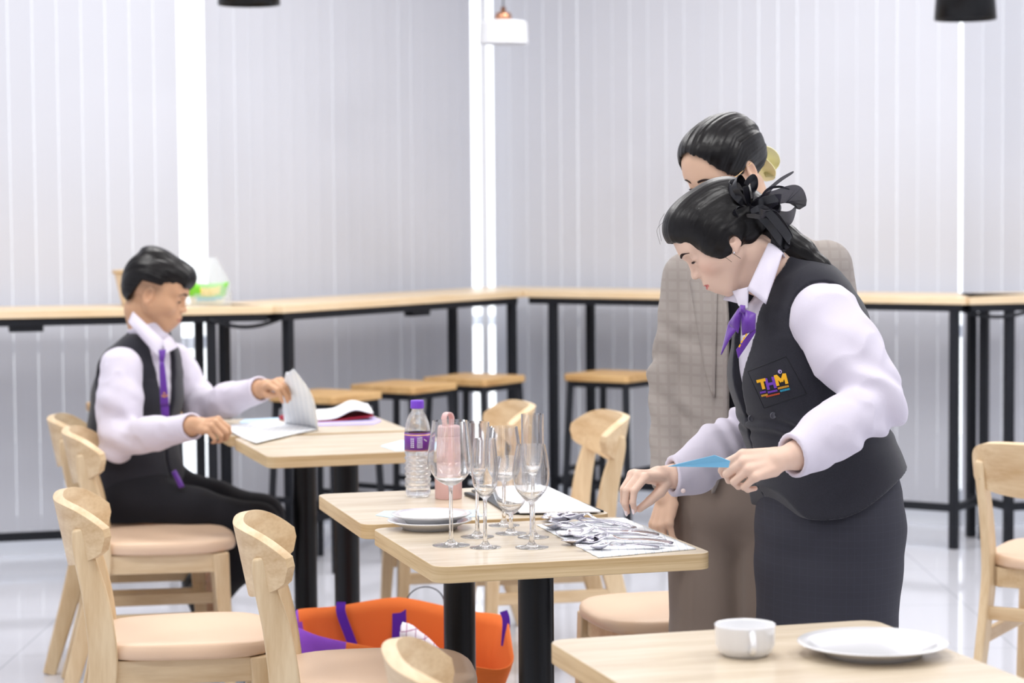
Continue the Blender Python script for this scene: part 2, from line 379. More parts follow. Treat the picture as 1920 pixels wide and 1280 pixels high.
# ------------------------------------------------------------------ high bar tables along the windows
BZ = 1.041
def bar_table(a, b, label, legs_s, trim_a=(0, 0), trim_b=(0, 0), brace=(True, True), bracket=None, dep=0.45):
    """a, b = ends of the front edge; room side is on the right of a->b"""
    d = b-a; L = d.length; u = d/L; n = Vector((-u.y, u.x, 0))
    o = thing('bar_table', label, 'bar table', (a.x, a.y, 0), math.atan2(u.y, u.x), 'high bar tables along the windows')
    bm = bmesh.new(); prism(bm, [(0, 0), (L, 0), (L+trim_b[0], dep), (0+trim_a[0], dep)], BZ-0.030, BZ)
    bevel(bm_obj('tabletop', bm, M['barwood'], o), 0.003)
    bm = bmesh.new()
    for y in (0.03, dep-0.07): add_box(bm, (L/2, y, BZ-0.045), (L-0.04, 0.03, 0.03))
    for x in (0.04, L-0.04): add_box(bm, (x, dep/2-0.02, BZ-0.045), (0.03, dep-0.1, 0.03))
    bm_obj('apron_frame', bm, M['blackm'], o)
    for s in legs_s:
        for y in (0.035, 0.035+0.33):
            bm = bmesh.new(); add_box(bm, (s, y, (BZ-0.03)/2), (0.036, 0.036, BZ-0.03)); bevel(bm_obj('leg', bm, M['blackm'], o), 0.003)
        bm = bmesh.new(); add_box(bm, (s, 0.2, 0.17), (0.026, 0.33, 0.03)); bm_obj('side_rail', bm, M['blackm'], o)
    bm = bmesh.new(); add_box(bm, ((legs_s[0]+legs_s[-1])/2, 0.035, 0.17), (legs_s[-1]-legs_s[0], 0.026, 0.032)); bm_obj('foot_rail', bm, M['blackm'], o)
    if bracket:
        bm = bmesh.new(); add_box(bm, (bracket, 0.05, BZ-0.058), (0.13, 0.05, 0.05)); bevel(bm_obj('bracket', bm, M['blackm'], o), 0.004)
    for s0, s1 in ([(legs_s[0], legs_s[0]-0.30)] if brace[0] else []) + ([(legs_s[-1], legs_s[-1]+0.30)] if brace[1] else []):
        bm = bmesh.new()
        add_tube(bm, [(s0 + (s1-s0)*t, 0.05+0.14*t, BZ-0.048-0.035*math.sin(PI*t)) for t in [k/10 for k in range(11)]], 0.008, 8)
        bm_obj('curved_brace', bm, M['blackm'], o)
    return o
LfB = (V2-V1).length; LfC = (V3-V2).length
bar_table(V1-d2(16)*2.4, V1-d2(16)*0.03, 'wood-topped black high bar table behind the seated person, at the far left', [0.08, 2.13], (0, 0), (-0.19, 0), brace=(False, False), bracket=1.42)
bar_table(V1+d2(57)*0.02, V2-d2(57)*0.0, 'wood-topped black high bar table on the left side of the room corner', [0.07, LfB-0.06], (-0.18, 0), (0.43, 0), brace=(True, False), bracket=0.98)
bar_table(V2+d2(-33)*0.002, V3-d2(-33)*0.01, 'long wood-topped black high bar table behind the two standing people', [0.14, LfC-0.07], (-0.43, 0), (0.14, 0), brace=(False, True))
bar_table(V3+d2(16)*0.01, V4, 'wood-topped black high bar table at the far right edge', [0.20, 2.4], (0.17, 0), (0, 0), brace=(False, False))

# ------------------------------------------------------------------ stools
def make_stool(label):
    o = thing('bar_stool', label, 'stool', group='wooden-topped bar stools')
    H = 0.66
    bm = bmesh.new(); prism(bm, rrect(0.33, 0.33, 0.02), H, H+0.03); bevel(bm_obj('seat', bm, M['stoolwood'], o), 0.004)
    bm = bmesh.new()
    for s in (-1, 1):
        add_box(bm, (0, s*0.14, H-0.013), (0.30, 0.022, 0.026)); add_box(bm, (s*0.14, 0, H-0.013), (0.022, 0.26, 0.026))
    bm_obj('seat_frame', bm, M['blackm'], o)
    for sx in (-1, 1):
        for sy in (-1, 1):
            bm = bmesh.new(); add_beam(bm, [(sx*0.165, sy*0.165, 0), (sx*0.14, sy*0.14, H-0.002)], 0.026, 0.026); bm_obj('leg', bm, M['blackm'], o)
    for s in (-1, 1):
        bm = bmesh.new(); add_box(bm, (0, s*0.158, 0.20), (0.30, 0.018, 0.022)); bm_obj('stretcher', bm, M['blackm'], o)
        bm = bmesh.new(); add_box(bm, (s*0.155, 0, 0.27), (0.018, 0.29, 0.022)); bm_obj('stretcher', bm, M['blackm'], o)
    return o
stools = [((-.745, 9.04), 57, 'wood-topped black bar stool just right of the raised white cloth'),
          ((-.455, 9.50), 57, 'wood-topped black bar stool directly above the water bottle'),
          ((-.165, 9.88), 57, 'wood-topped black bar stool nearest the room corner, last of the row by the left windows'),
          ((.45, 10.02), -33, 'wood-topped black bar stool between the room corner and the taupe check blazer'),
          ((-1.43, 8.56), 16, 'wood-topped black bar stool mostly hidden behind the back of the seated person')]
s0 = make_stool(stools[0][2])
for i, ((x, y), a, lb) in enumerate(stools):
    o = s0 if i == 0 else copy_tree(s0)
    o.location = (x, y, 0); o.rotation_euler = (0, 0, math.radians(a)); o['label'] = lb

# ------------------------------------------------------------------ pendants
def pendant(px, py_bottom, Y, kind, label):
    p = at(px, py_bottom, Y)
    o = thing('pendant_lamp', label, 'pendant lamp', p)
    if kind == 'black':
        R_ = 0.122
        pr = [(R_, 0), (R_*0.93, 0.12), (R_*0.80, 0.22), (R_*0.45, 0.27), (0.03, 0.28), (0, 0.28)]
        pr2 = [(0, 0.27), (0.03, 0.27), (R_*0.42, 0.262), (R_*0.77, 0.213), (R_*0.90, 0.12), (R_-0.004, 0)]
        bm = bmesh.new(); add_lathe(bm, pr2 + pr, 40); bm_obj('lamp_shade', bm, M['black'], o, sm=True)
        ins = M['white']; top = 0.28
    else:
        R_ = 0.105
        pr = [(0, 0.095), (R_-0.012, 0.095), (R_-0.004, 0.088), (R_, 0.0), (R_-0.004, 0.0), (R_-0.01, 0.084), (0, 0.088)]
        bm = bmesh.new(); add_lathe(bm, pr, 40); bm_obj('lamp_shade', bm, M['white'], o, sm=False); top = 0.095
        bm = bmesh.new(); add_lathe(bm, [(0, 0), (0.034, 0), (0.036, 0.02), (0.03, 0.035), (0.012, 0.04), (0.01, 0.06), (0, 0.06)], 24, (0, 0, 0.096)); bm_obj('neck', bm, M['copper'], o, sm=True); top = 0.15
    bm = bmesh.new(); add_lathe(bm, [(0, 0), (0.028, 0.01), (0.03, 0.035), (0.02, 0.06), (0.012, 0.085), (0.012, 0.1)], 20, (0, 0, 0.01 if kind == 'white' else 0.012)); 
    if kind == 'black': bm_obj('bulb', bm, M['white'], o, sm=True)
    else: bm.free()
    bm = bmesh.new(); add_tube(bm, [(0, 0, top), (0, 0, CEIL - p.z - 0.02)], 0.003, 6); bm_obj('cable', bm, M['black'], o)
    bm = bmesh.new(); add_lathe(bm, [(0, 0.0), (0.05, 0.0), (0.05, 0.02), (0, 0.02)], 20, (0, 0, CEIL-p.z-0.021)); bm_obj('ceiling_rose', bm, M['black'] if kind == 'black' else M['white'], o)
    return o
pendant(467, 9, 8.9, 'black', 'black dome pendant lamp at the top left, above the blinds')
pendant(1810, 37, 9.0, 'black', 'black dome pendant lamp at the top right corner')
pendant(944, 82, 9.75, 'white', 'white drum pendant lamp with copper neck by the room corner')

# ------------------------------------------------------------------ cafe tables
TW = 0.55
def make_table(label):
    o = thing('cafe_table', label, 'table', group='square light wood cafe tables')
    bm = bmesh.new(); f0, f1, sides = prism(bm, rrect(TW, TW, 0.032, 6), 0.718, 0.75)
    for s in sides: s.material_index = 1
    bevel(bm_obj('tabletop', bm, M['oak'], o, mats=[M['oak'], M['oak_edge']]), 0.0018, 2)
    bm = bmesh.new(); add_lathe(bm, [(0, 0.06), (0.036, 0.06), (0.036, 0.705), (0, 0.705)], 32); c_ = bm_obj('column', bm, M['black'], o, sm=True); bevel(c_, 0.001)
    bm = bmesh.new(); add_box(bm, (0, 0, 0.711), (0.26, 0.26, 0.013)); bm_obj('mounting_plate', bm, M['black'], o)
    bm = bmesh.new()
    for k in range(4):
        a = PI/4 + k*PI/2; u = Vector((math.cos(a), math.sin(a), 0))
        add_beam(bm, [u*0.0 + Vector((0, 0, 0.05)), u*0.15 + Vector((0, 0, 0.042)), u*0.33 + Vector((0, 0, 0.018))], [0.10, 0.075, 0.05], [0.06, 0.045, 0.02])
    add_lathe(bm, [(0, 0.085), (0.055, 0.085), (0.07, 0.03), (0, 0.03)], 24)
    for k in range(4):
        a = PI/4 + k*PI/2; add_lathe(bm, [(0, 0), (0.014, 0), (0.014, 0.012), (0, 0.012)], 12, (0.31*math.cos(a), 0.31*math.sin(a), 0))
    bevel(bm_obj('base', bm, M['black'], o), 0.004)
    return o
tables = [((.044, 4.5246), .278, 'square light wood table carrying the wine glasses and the cutlery cloth'),
          ((-.1234, 5.1003), .262, 'square light wood table carrying the water bottle, pink tumbler and clipboard'),
          ((.3903, 3.2753), .284, 'square light wood table in the foreground carrying the white cup and large plate'),
          ((-.4766, 6.4514), .294, 'square light wood table with the red folder and lifted white cloth by the seated person'),
          ((-.648, 7.025), .28, 'square light wood table farthest back, behind the one with the red folder')]
t0 = make_table(tables[0][2])
for i, ((x, y), a, lb) in enumerate(tables):
    o = t0 if i == 0 else copy_tree(t0)
    o.location = (x, y, 0); o.rotation_euler = (0, 0, a); o['label'] = lb

# ------------------------------------------------------------------ chairs (face +x)
def make_chair(label):
    o = thing('dining_chair', label, 'chair', group='light wood dining chairs with peach seats')
    # upholstered seat
    N = 40; rings = []
    def outline(sc_, off):
        pts = []
        for k in range(N):
            t = 2*PI*k/N; c, s = math.cos(t), math.sin(t); e = 0.62
            x = math.copysign(abs(c)**e, c)*0.212; y = math.copysign(abs(s)**e, s)*0.218
            y *= 1 - 0.10*(0.5 - x/0.42)   # narrower at the back
            pts.append((x*sc_+0.005, y*sc_))
        return pts
    V = []; F = []
    prof = [(0.95, 0.425), (0.99, 0.428), (1.0, 0.434), (1.0, 0.444), (0.988, 0.4515), (0.955, 0.4565), (0.88, 0.459), (0.6, 0.4595), (0.3, 0.458), (0.0, 0.457)]
    for sc_, z in prof[:-1]:
        for (x, y) in outline(sc_, 0): V.append((x, y, z - 0.004*math.cos(PI*min(1, abs(y)/0.22))*(z > 0.445)))
    for r in range(len(prof)-2):
        for k in range(N): F.append((r*N+k, r*N+(k+1) % N, (r+1)*N+(k+1) % N, (r+1)*N+k))
    F.append(tuple(range(N))[::-1]); F.append(tuple(range((len(prof)-2)*N, (len(prof)-1)*N)))
    mesh_obj('seat', V, F, M['pad'], o, sm=True)
    # aprons
    bm = bmesh.new()
    add_box(bm, (0.165, 0, 0.396), (0.022, 0.33, 0.055)); add_box(bm, (-0.165, 0, 0.396), (0.022, 0.31, 0.055))
    for s in (-1, 1): add_beam(bm, [(0.165, s*0.172, 0.396), (-0.165, s*0.160, 0.396)], 0.022, 0.055)
    bevel(bm_obj('seat_frame', bm, M['rubber_x'], o), 0.003)
    for s in (-1, 1):
        bm = bmesh.new(); add_beam(bm, [(0.190, s*0.198, 0), (0.172, s*0.178, 0.30), (0.166, s*0.172, 0.424)], [0.030, 0.042, 0.048], [0.026, 0.034, 0.040], side=(1, 0, 0))
        l = bm_obj('leg', bm, M['rubber'], o); bevel(l, 0.005, 3)
        pts = [(-0.285, s*0.185, 0.0), (-0.235, s*0.180, 0.17), (-0.192, s*0.176, 0.33), (-0.178, s*0.175, 0.43), (-0.192, s*0.178, 0.56), (-0.216, s*0.182, 0.66), (-0.230, s*0.184, 0.722)]
        cp = catmull(pts, 4); nn = len(cp)
        ws = [0.040 + 0.024*math.sin(PI*min(1, max(0, k/nn*1.15)))**1.2 for k in range(nn)]
        for q in (1, 2, 3): ws[-q] *= (0.55, 0.8, 0.95)[q-1]
        bm = bmesh.new(); add_beam(bm, cp, ws, [0.026]*nn, side=(1, 0, 0)); bevel(bm_obj('leg', bm, M['rubber'], o), 0.006, 3)
        bm = bmesh.new(); add_beam(bm, [(0.172, s*0.182, 0.235), (-0.214, s*0.178, 0.235)], 0.02, 0.036); bevel(bm_obj('stretcher', bm, M['rubber_x'], o), 0.003)
        for z in (0.640, 0.675):
            bm = bmesh.new(); add_lathe(bm, [(0, 0), (0.0045, 0), (0.0045, 0.004), (0, 0.004)], 10)
            bmesh.ops.transform(bm, matrix=Matrix.Translation((-0.2285-(z-0.640)*0.22, s*0.182, z)) @ Matrix.Rotation(-PI/2, 4, 'Y'), verts=bm.verts)
            bm_obj('screw', bm, M['button'], o)
    bm = bmesh.new(); add_box(bm, (-0.20, 0, 0.30), (0.02, 0.335, 0.036)); bevel(bm_obj('stretcher', bm, M['rubber_y'], o), 0.003)
    # bent backrest wrapping forward at its ends
    V = []; F = []; nu, nv = 37, 11; T = 0.023
    def S(u, v, t):
        yy = 0.225*math.sin(u*1.25)/math.sin(1.25)
        h = (1-abs(u)**2.3)**0.55
        zt = 0.774 - 0.050*abs(u)**5; zb = 0.752 - 0.026*abs(u)**3 - 0.128*h - 0.022*abs(u)**5
        zz = zb + (zt-zb)*v
        xx = -0.254 + 0.100*abs(u)**2.5 - (zz-0.62)*0.20
        nx, ny = 1.0, 0
        dx = 0.100*2.5*abs(u)**1.5*math.copysign(1, u)/0.225
        n = Vector((1, -dx, 0.2)).normalized()
        return Vector((xx, yy, zz)) + n*(t-0.0)*T
    for t in (0, 1):
        for i in range(nu):
            for j in range(nv): V.append(S(-1+2*i/(nu-1), j/(nv-1), t))
    def idx(t, i, j): return t*nu*nv + i*nv + j
    for i in range(nu-1):
        for j in range(nv-1):
            F.append((idx(0, i, j), idx(0, i, j+1), idx(0, i+1, j+1), idx(0, i+1, j))); F.append((idx(1, i, j), idx(1, i+1, j), idx(1, i+1, j+1), idx(1, i, j+1)))
        for j in (0, nv-1): F.append((idx(0, i, j), idx(0, i+1, j), idx(1, i+1, j), idx(1, i, j)))
    for j in range(nv-1):
        for i in (0, nu-1): F.append((idx(0, i, j), idx(0, i, j+1), idx(1, i, j+1), idx(1, i, j)))
    bevel(mesh_obj('backrest', V, F, M['rubber_y'], o), 0.006, 3, 50)
    return o
chairs = [((-1.175, 7.13), 9, 'light wood chair with peach seat on which the person in the vest sits'),
          ((-1.045, 6.70), 10, 'empty light wood chair right in front of the seated person, peach seat fully in view'),
          ((-.76, 5.16), 10, 'light wood chair with peach seat at the lower left, directly below the seated person'),
          ((-.298, 4.71), 5, 'light wood chair left of the wine glass table, orange bag behind its peach seat'),
          ((.095, 3.26), 9, 'light wood chair closest to the camera, backrest at the bottom left of the cup table'),
          ((.07, 7.03), 191, 'light wood chair with its curved back just left of the reaching hand'),
          ((-.215, 7.43), 191, 'light wood chair whose curved back shows behind the wine glasses'),
          ((.39, 5.42), 196, 'light wood chair with peach seat under the cutlery table corner, beside the taupe trousers'),
          ((1.545, 6.26), 60, 'light wood chair with peach seat cut off by the right edge of the view')]
c0 = make_chair(chairs[0][2])
for i, ((x, y), a, lb) in enumerate(chairs):
    o = c0 if i == 0 else copy_tree(c0)
    o.location = (x, y, 0); o.rotation_euler = (0, 0, math.radians(a)); o['label'] = lb
# ceiling panels
def ceiling_panel(x, y, first):
    if first is None:
        o = thing('ceiling_light', 'flat white ceiling panel light', 'ceiling light', group='panel lights on the ceiling')
        bm = bmesh.new(); 
        for sx, sy, a, b in ((0, .29, 1.24, .03), (0, -.29, 1.24, .03), (.605, 0, .03, .55), (-.605, 0, .03, .55)): add_box(bm, (sx, sy, -0.015), (a, b, 0.03))
        bm_obj('frame', bm, M['white'], o)
    else: o = copy_tree(first)
    o.location = (x, y, CEIL); o.rotation_euler = (0, 0, .28); return o
_f = None
for (x, y) in PANELS:
    q = ceiling_panel(x, y, _f); _f = _f or q
# ------------------------------------------------------------------ things on the tables
TZ = 0.7502
def lathe_obj(name, prof, m, parent=None, seg=48, loc=None, sm=True):
    bm = bmesh.new(); add_lathe(bm, prof, seg); o = bm_obj(name, bm, m, parent, sm=sm)
    if loc is not None: o.location = loc
    return o
def prof_smooth(pts, n=6):
    return [(max(0, p.x), p.z) for p in catmull([(r, 0, z) for r, z in pts], n)]
def glass(px, py, H, Rf, stem_r, bowl, label, z0=TZ):
    """bowl = outer profile [(radius, fraction of height)] from the stem top to the rim"""
    p = atz(px, py, z0)
    outer = [(0.0, 0.0), (Rf, 0.0), (Rf, 0.0012)] + prof_smooth([(Rf*0.97, 0.0016), (Rf*0.45, 0.004), (stem_r*1.7, 0.010), (stem_r, 0.022), (stem_r*0.9, H*bowl[0][1]*0.8), (stem_r*1.2, H*bowl[0][1])] + [(r, H*f) for r, f in bowl[1:]], 6)
    inner = prof_smooth([(0.0, H*bowl[0][1]+0.007)] + [(max(0.001, r-0.0005), H*f + (0.004 if k < 1 else 0)) for k, (r, f) in enumerate(bowl[1:])], 6)
    bm = bmesh.new(); add_lathe(bm, outer + inner[::-1], 48)
    bmesh.ops.remove_doubles(bm, verts=bm.verts, dist=1e-6)
    o = bm_obj('wine_glass', bm, M['glass'], None, sm=True); o.location = p
    es = o.modifiers.new('rim', 'EDGE_SPLIT'); es.split_angle = math.radians(52)
    return tag(o, label, 'glass', 'stemmed glasses on the middle table')
glass(846, 1022, 0.247, 0.037, 0.0042, [(0, .475), (.012, .49), (.030, .54), (.043, .63), (.0455, .70), (.041, .84), (.035, 1.0)], 'largest clear wine glass on a tall stem, leftmost of the glasses')
glass(895, 1006, 0.233, 0.034, 0.0042, [(0, .50), (.010, .52), (.020, .60), (.0255, .72), (.0265, .85), (.0262, 1.0)], 'tall clear glass partly hidden behind the leftmost two, in front of the pink tumbler')
glass(910, 1026, 0.214, 0.031, 0.0040, [(0, .445), (.010, .47), (.022, .56), (.0265, .68), (.0255, .82), (.0215, 1.0)], 'slim clear flute at the front, second glass from the left')
glass(945, 985, 0.208, 0.033, 0.0042, [(0, .44), (.014, .46), (.030, .54), (.0375, .66), (.0355, .82), (.0300, 1.0)], 'rounded clear wine glass standing behind the short brandy glass')
glass(958, 1000, 0.158, 0.032, 0.0045, [(0, .25), (.012, .28), (.028, .40), (.0365, .56), (.0345, .76), (.0265, 1.0)], 'short clear brandy glass with a round bowl between the taller glasses')
glass(1000, 1007, 0.250, 0.032, 0.0042, [(0, .50), (.010, .52), (.0185, .60), (.0228, .70), (.0232, .85), (.0230, 1.0)], 'tallest clear champagne flute, standing behind the rightmost wine glass')
glass(997, 1026, 0.202, 0.033, 0.0042, [(0, .43), (.012, .46), (.030, .57), (.0365, .70), (.034, .85), (.0285, 1.0)], 'clear wine glass nearest the cutlery, in front of the champagne flute')

def plate(loc, R_, label, group=None, h=0.018, rz=0):
    pr = [(0, 0.004), (R_*0.58, 0.004), (R_*0.60, 0.0), (R_*0.64, 0.0), (R_*0.66, 0.005), (R_*0.82, h*0.62), (R_*0.985, h-0.001), (R_, h), (R_*0.985, h+0.0015), (R_*0.80, h*0.62+0.004), (R_*0.68, 0.0085), (R_*0.6, 0.0078), (0, 0.0078)]
    bm = bmesh.new(); add_lathe(bm, pr, 64); o = bm_obj('plate', bm, M['porcelain'], None, sm=True); o.location = loc
    return tag(o, label, 'plate', group)
pp = atz(806, 990, TZ)
plate(pp, 0.089, 'lower white plate of the stack beside the wine glasses', 'stacked white plates')
plate(pp + Vector((0.003, 0.004, 0.0125)), 0.084, 'upper white plate of the stack beside the wine glasses', 'stacked white plates')
plate(atz(1637, 1226, TZ), 0.112, 'large white dinner plate right of the white cup on the foreground table', h=0.019)
# cup
cp_ = atz(1397, 1227, TZ)
cup = thing('soup_cup', 'white stackable cup with a ring handle on the foreground table', 'cup', cp_, 0.0)
lathe_obj('body', [(0, 0.0), (0.033, 0.0), (0.035, 0.003), (0.040, 0.007), (0.0440, 0.016), (0.0448, 0.043), (0.0453, 0.046), (0.0438, 0.0465), (0.0425, 0.043), (0.0405, 0.020), (0.034, 0.010), (0, 0.007)], M['porcelain'], cup)
bm = bmesh.new(); hp = [Vector((0.006, -0.043 - 0.020*math.sin(PI*t), 0.039 - 0.027*t - 0.002*math.sin(PI*t))) for t in [k/14 for k in range(15)]]
add_tube(bm, hp, [0.0058 - 0.0016*math.sin(PI*k/14) for k in range(15)], 12); bm_obj('handle', bm, M['porcelain'], cup, sm=True)

# water bottle
bp_ = atz(784, 931, TZ)
bt = thing('water_bottle', 'clear plastic water bottle with purple cap and purple label', 'bottle', bp_, 0.0)
def rib(z): return 0.0016*math.sin(z*2*PI/0.0125)
body = [(0, 0.004), (0.012, 0.002), (0.022, 0.0), (0.028, 0.004), (0.0295, 0.012)]
z = 0.02
while z < 0.098: body.append((0.0295 + rib(z), z)); z += 0.0016
body += [(0.0298, 0.100), (0.0300, 0.104), (0.0300, 0.150), (0.0297, 0.154), (0.0285, 0.164), (0.0255, 0.176), (0.0195, 0.190), (0.0140, 0.198), (0.0128, 0.203), (0.0128, 0.210)]
inn = [(max(0, r-0.0009), z_) for r, z_ in body][::-1]
lathe_obj('body', body + inn, M['pet'], bt)
M['water'] = glass_mat('water', 0.0, (1, 1, 1), 1.33)
lathe_obj('water', [(0, 0.006)] + [(r-0.0011, max(z_, 0.006)) for r, z_ in body[1:] if z_ < 0.128] + [(0.0288, 0.128), (0, 0.128)], M['water'], bt)
lathe_obj('cap', [(0, 0.205), (0.0155, 0.205), (0.0158, 0.208), (0.0155, 0.221), (0.0148, 0.224), (0, 0.224)], M['cap'], bt, 40)
def label_mat():
    m = bpy.data.materials.new('purple_label'); m.use_nodes = True; nt = m.node_tree; L = nt.links; b = nt.nodes['Principled BSDF']; b.inputs['Roughness'].default_value = 0.35
    tc = nt.nodes.new('ShaderNodeTexCoord'); sp = nt.nodes.new('ShaderNodeSeparateXYZ'); L.new(tc.outputs['Object'], sp.inputs[0])
    rp = nt.nodes.new('ShaderNodeValToRGB'); rp.color_ramp.interpolation = 'CONSTANT'
    mr = nt.nodes.new('ShaderNodeMapRange'); mr.inputs[1].default_value = 0.108; mr.inputs[2].default_value = 0.150; L.new(sp.outputs[2], mr.inputs[0]); L.new(mr.outputs[0], rp.inputs[0])
    els = [(0.0, lin(206, 150, 150)), (0.07, lin(112, 44, 150)), (0.86, lin(232, 176, 120)), (0.92, lin(112, 44, 150))]
    e = rp.color_ramp.elements; e[0].position = 0; e[0].color = (*els[0][1], 1); e[1].position = els[1][0]; e[1].color = (*els[1][1], 1)
    for p_, c_ in els[2:]: q = e.new(p_); q.color = (*c_, 1)
    L.new(rp.outputs[0], b.inputs['Base Color']); return m
lathe_obj('label', [(0.0301, 0.108), (0.0306, 0.108), (0.0306, 0.150), (0.0301, 0.150)], label_mat(), bt)
bm = bmesh.new()   # tiny white print on the label
rn = random.Random(3)
def on_cyl(a, z_, r=0.0308): return Vector((r*math.sin(a), -r*math.cos(a), z_))
def cyl_patch(bm, a0, a1, z0, z1, r=0.0308):
    v = [bm.verts.new(on_cyl(a, z_, r)) for a, z_ in ((a0, z0), (a1, z0), (a1, z1), (a0, z1))]; bm.faces.new(v)
for k in range(5):
    z_ = 0.116
    while z_ < 0.141:
        l = rn.uniform(0.0015, 0.004); cyl_patch(bm, 0.02+k*0.085, 0.02+k*0.085+0.04, z_, min(z_+l, 0.142)); z_ += l + 0.0012
for k in range(5): cyl_patch(bm, -0.50, -0.24, 0.117+k*0.0046, 0.1195+k*0.0046)
for k in range(5): cyl_patch(bm, 0.55+0.05*k, 0.59+0.05*k, 0.134-0.001*k, 0.137-0.001*k)
bm_obj('label_print', bm, M['white'], bt)
# pink tumbler
tp = atz(841, 934, TZ)
tb = thing('tumbler', 'dusty pink insulated tumbler with a carrying loop on the lid', 'tumbler', tp, 0.9)
lathe_obj('body', [(0, 0), (0.0295, 0), (0.031, 0.002), (0.0318, 0.142), (0.0312, 0.1445), (0, 0.1445)], M['pink'], tb)
lathe_obj('lid', [(0, 0.1445), (0.0305, 0.1448), (0.0318, 0.147), (0.0318, 0.165), (0.0300, 0.168), (0, 0.169)], M['pink'], tb)
bm = bmesh.new()
lp = [Vector((0.0145*-math.cos(PI*t), 0, 0.167 + 0.030*math.sin(PI*t)**0.5)) for t in [k/16 for k in range(17)]]
add_beam(bm, lp, 0.015, 0.004, side=(0, 1, 0)); lo = bm_obj('carry_loop', bm, M['pink'], tb, sm=True); bevel(lo, 0.001)

def sheet(name, pxs, z0, t, m, label, cat, parent=None, group=None):
    P = [atz(x, y, z0) for x, y in pxs]; c = sum(P, Vector())/len(P)
    bm = bmesh.new(); a = [bm.verts.new(p-c) for p in P]; b = [bm.verts.new(p-c+Vector((0, 0, t))) for p in P]; n = len(P)
    bm.faces.new(a); bm.faces.new(b[::-1])
    for i in range(n): bm.faces.new((a[i], a[(i+1) % n], b[(i+1) % n], b[i]))
    o = bm_obj(name, bm, m, parent)
    if parent is None: o.location = c; tag(o, label, cat, group)
    else: o.location = c - parent.location
    return o
# clipboard and paper
q = atz(1005, 940, TZ)
cb = thing('clipboard', 'black clipboard lying behind the wine glasses under white paper', 'clipboard', q)
sheet('board', [(884, 921), (1010, 912), (1132, 960), (952, 965)], TZ, 0.004, M['black'], '', '', cb)
bm = bmesh.new(); e0 = atz(876, 925, TZ+0.004)-q; e1 = atz(902, 935, TZ+0.004)-q
add_beam(bm, [e0, e1], 0.016, 0.008); bevel(bm_obj('clip', bm, M['black'], cb), 0.002)
sheet('paper', [(908, 915), (1017, 909), (1126, 960), (975, 962)], TZ+0.0044, 0.003, M['paper'], 'sheaf of white paper clipped on the black clipboard', 'paper')
sheet('paper_napkin', [(704, 966), (720, 958), (893, 956), (905, 968), (760, 975)], TZ, 0.0008, M['paleblue'], 'pale blue paper sheet lying partly under the stacked white plates', 'napkin', None)
sheet('paper_napkin', [(713, 836), (752, 826), (815, 828), (805, 843), (742, 845)], TZ, 0.0008, M['paleblue'], 'pale blue paper sheet on the red folder table, left of the water bottle', 'napkin', None)
sheet('paper_napkin', [(448, 792), (458, 786), (524, 783), (520, 795), (462, 798)], TZ, 0.0008, M['paleblue'], 'pale blue paper sheet behind the cloth held by the seated person', 'napkin', None)
# lilac folder, red folder with white pages
sheet('folder', [(560, 800), (700, 796), (715, 790), (690, 776), (560, 779)], TZ, 0.003, M['lilac'], 'thin lilac folder under the red folder of white pages', 'folder')
rf = thing('ring_folder', 'crimson folder lying open with curled white pages on the back table', 'folder', atz(625, 790, TZ+0.003))
def curl_sheet(name, m, z, y_off, th, parent, lift, wpx=(540, 700)):
    A = atz(wpx[0], 795+y_off, TZ) ; B = atz(wpx[1], 789+y_off, TZ); C = atz(wpx[1]-10, 772+y_off, TZ); D = atz(wpx[0]+5, 776+y_off, TZ)
    V = []; F = []; n = 24
    for i in range(n+1):
        t = i/n; zz = z + lift(t)
        for P0, P1 in ((A, B), (D, C)):
            V.append(P0.lerp(P1, t) + Vector((0, 0, zz)) - parent.location)
    V2_ = [v - Vector((0, 0, th)) for v in V]; k = len(V)
    for i in range(n):
        a, b, c, d = 2*i, 2*i+1, 2*i+3, 2*i+2
        F += [(a, b, c, d), (k+a, k+d, k+c, k+b), (a, d, k+d, k+a), (b, k+b, k+c, c)]
    F += [(0, k, k+1, 1), (2*n, 2*n+1, k+2*n+1, k+2*n)]
    return mesh_obj(name, V+V2_, F, m, parent, sm=False)
curl_sheet('cover', M['red'], 0.0065, 0, 0.003, rf, lambda t: 0.010*max(0, t-0.55)/0.45)
curl_sheet('pages', M['paper'], 0.0105, 0, 0.0035, rf, lambda t: 0.002 + 0.022*math.exp(-((t-0.78)/0.17)**2) + 0.010*max(0, t-0.55)/0.45 )
bm = bmesh.new(); a_ = atz(527, 783, TZ+0.014)-rf.location; b_ = atz(546, 786, TZ+0.014)-rf.location
add_tube(bm, [a_, (a_+b_)/2 + Vector((0, 0, .004)), b_], [0.008, 0.012, 0.010], 12); bm_obj('rolled_edge', bm, M['red'], rf, sm=True)

# quilted placemat lifted by the seated person
LC_ = atz(500, 812, TZ)
cl = thing('placemat', 'white checked placemat folded up by the seated person', 'placemat', LC_)
A = atz(412, 803, TZ); B = atz(480, 834, TZ); C = atz(597, 806, TZ); D = atz(520, 791, TZ)
V = []; F = []; n = 14
for i in range(n+1):
    for j in range(n+1):
        s, t = i/n, j/n
        p = (A*(1-s)+B*s)*(1-t) + (D*(1-s)+C*s)*t
        V.append(p + Vector((0, 0, 0.003 + 0.002*math.sin(7*s+3*t) + 0.010*max(0, 0.15-t)*(1 - s))) - LC_)
for i in range(n):
    for j in range(n): F.append((i*(n+1)+j, (i+1)*(n+1)+j, (i+1)*(n+1)+j+1, i*(n+1)+j+1))
o_ = mesh_obj('lower_leaf', V, F, M['mat_w'], cl, sm=True); solid(o_, 0.003)
top = at(541, 693, 6.72); top2 = at(550, 700, 6.60)
base0 = C; base1 = atz(535, 795, TZ)
V = []; F = []
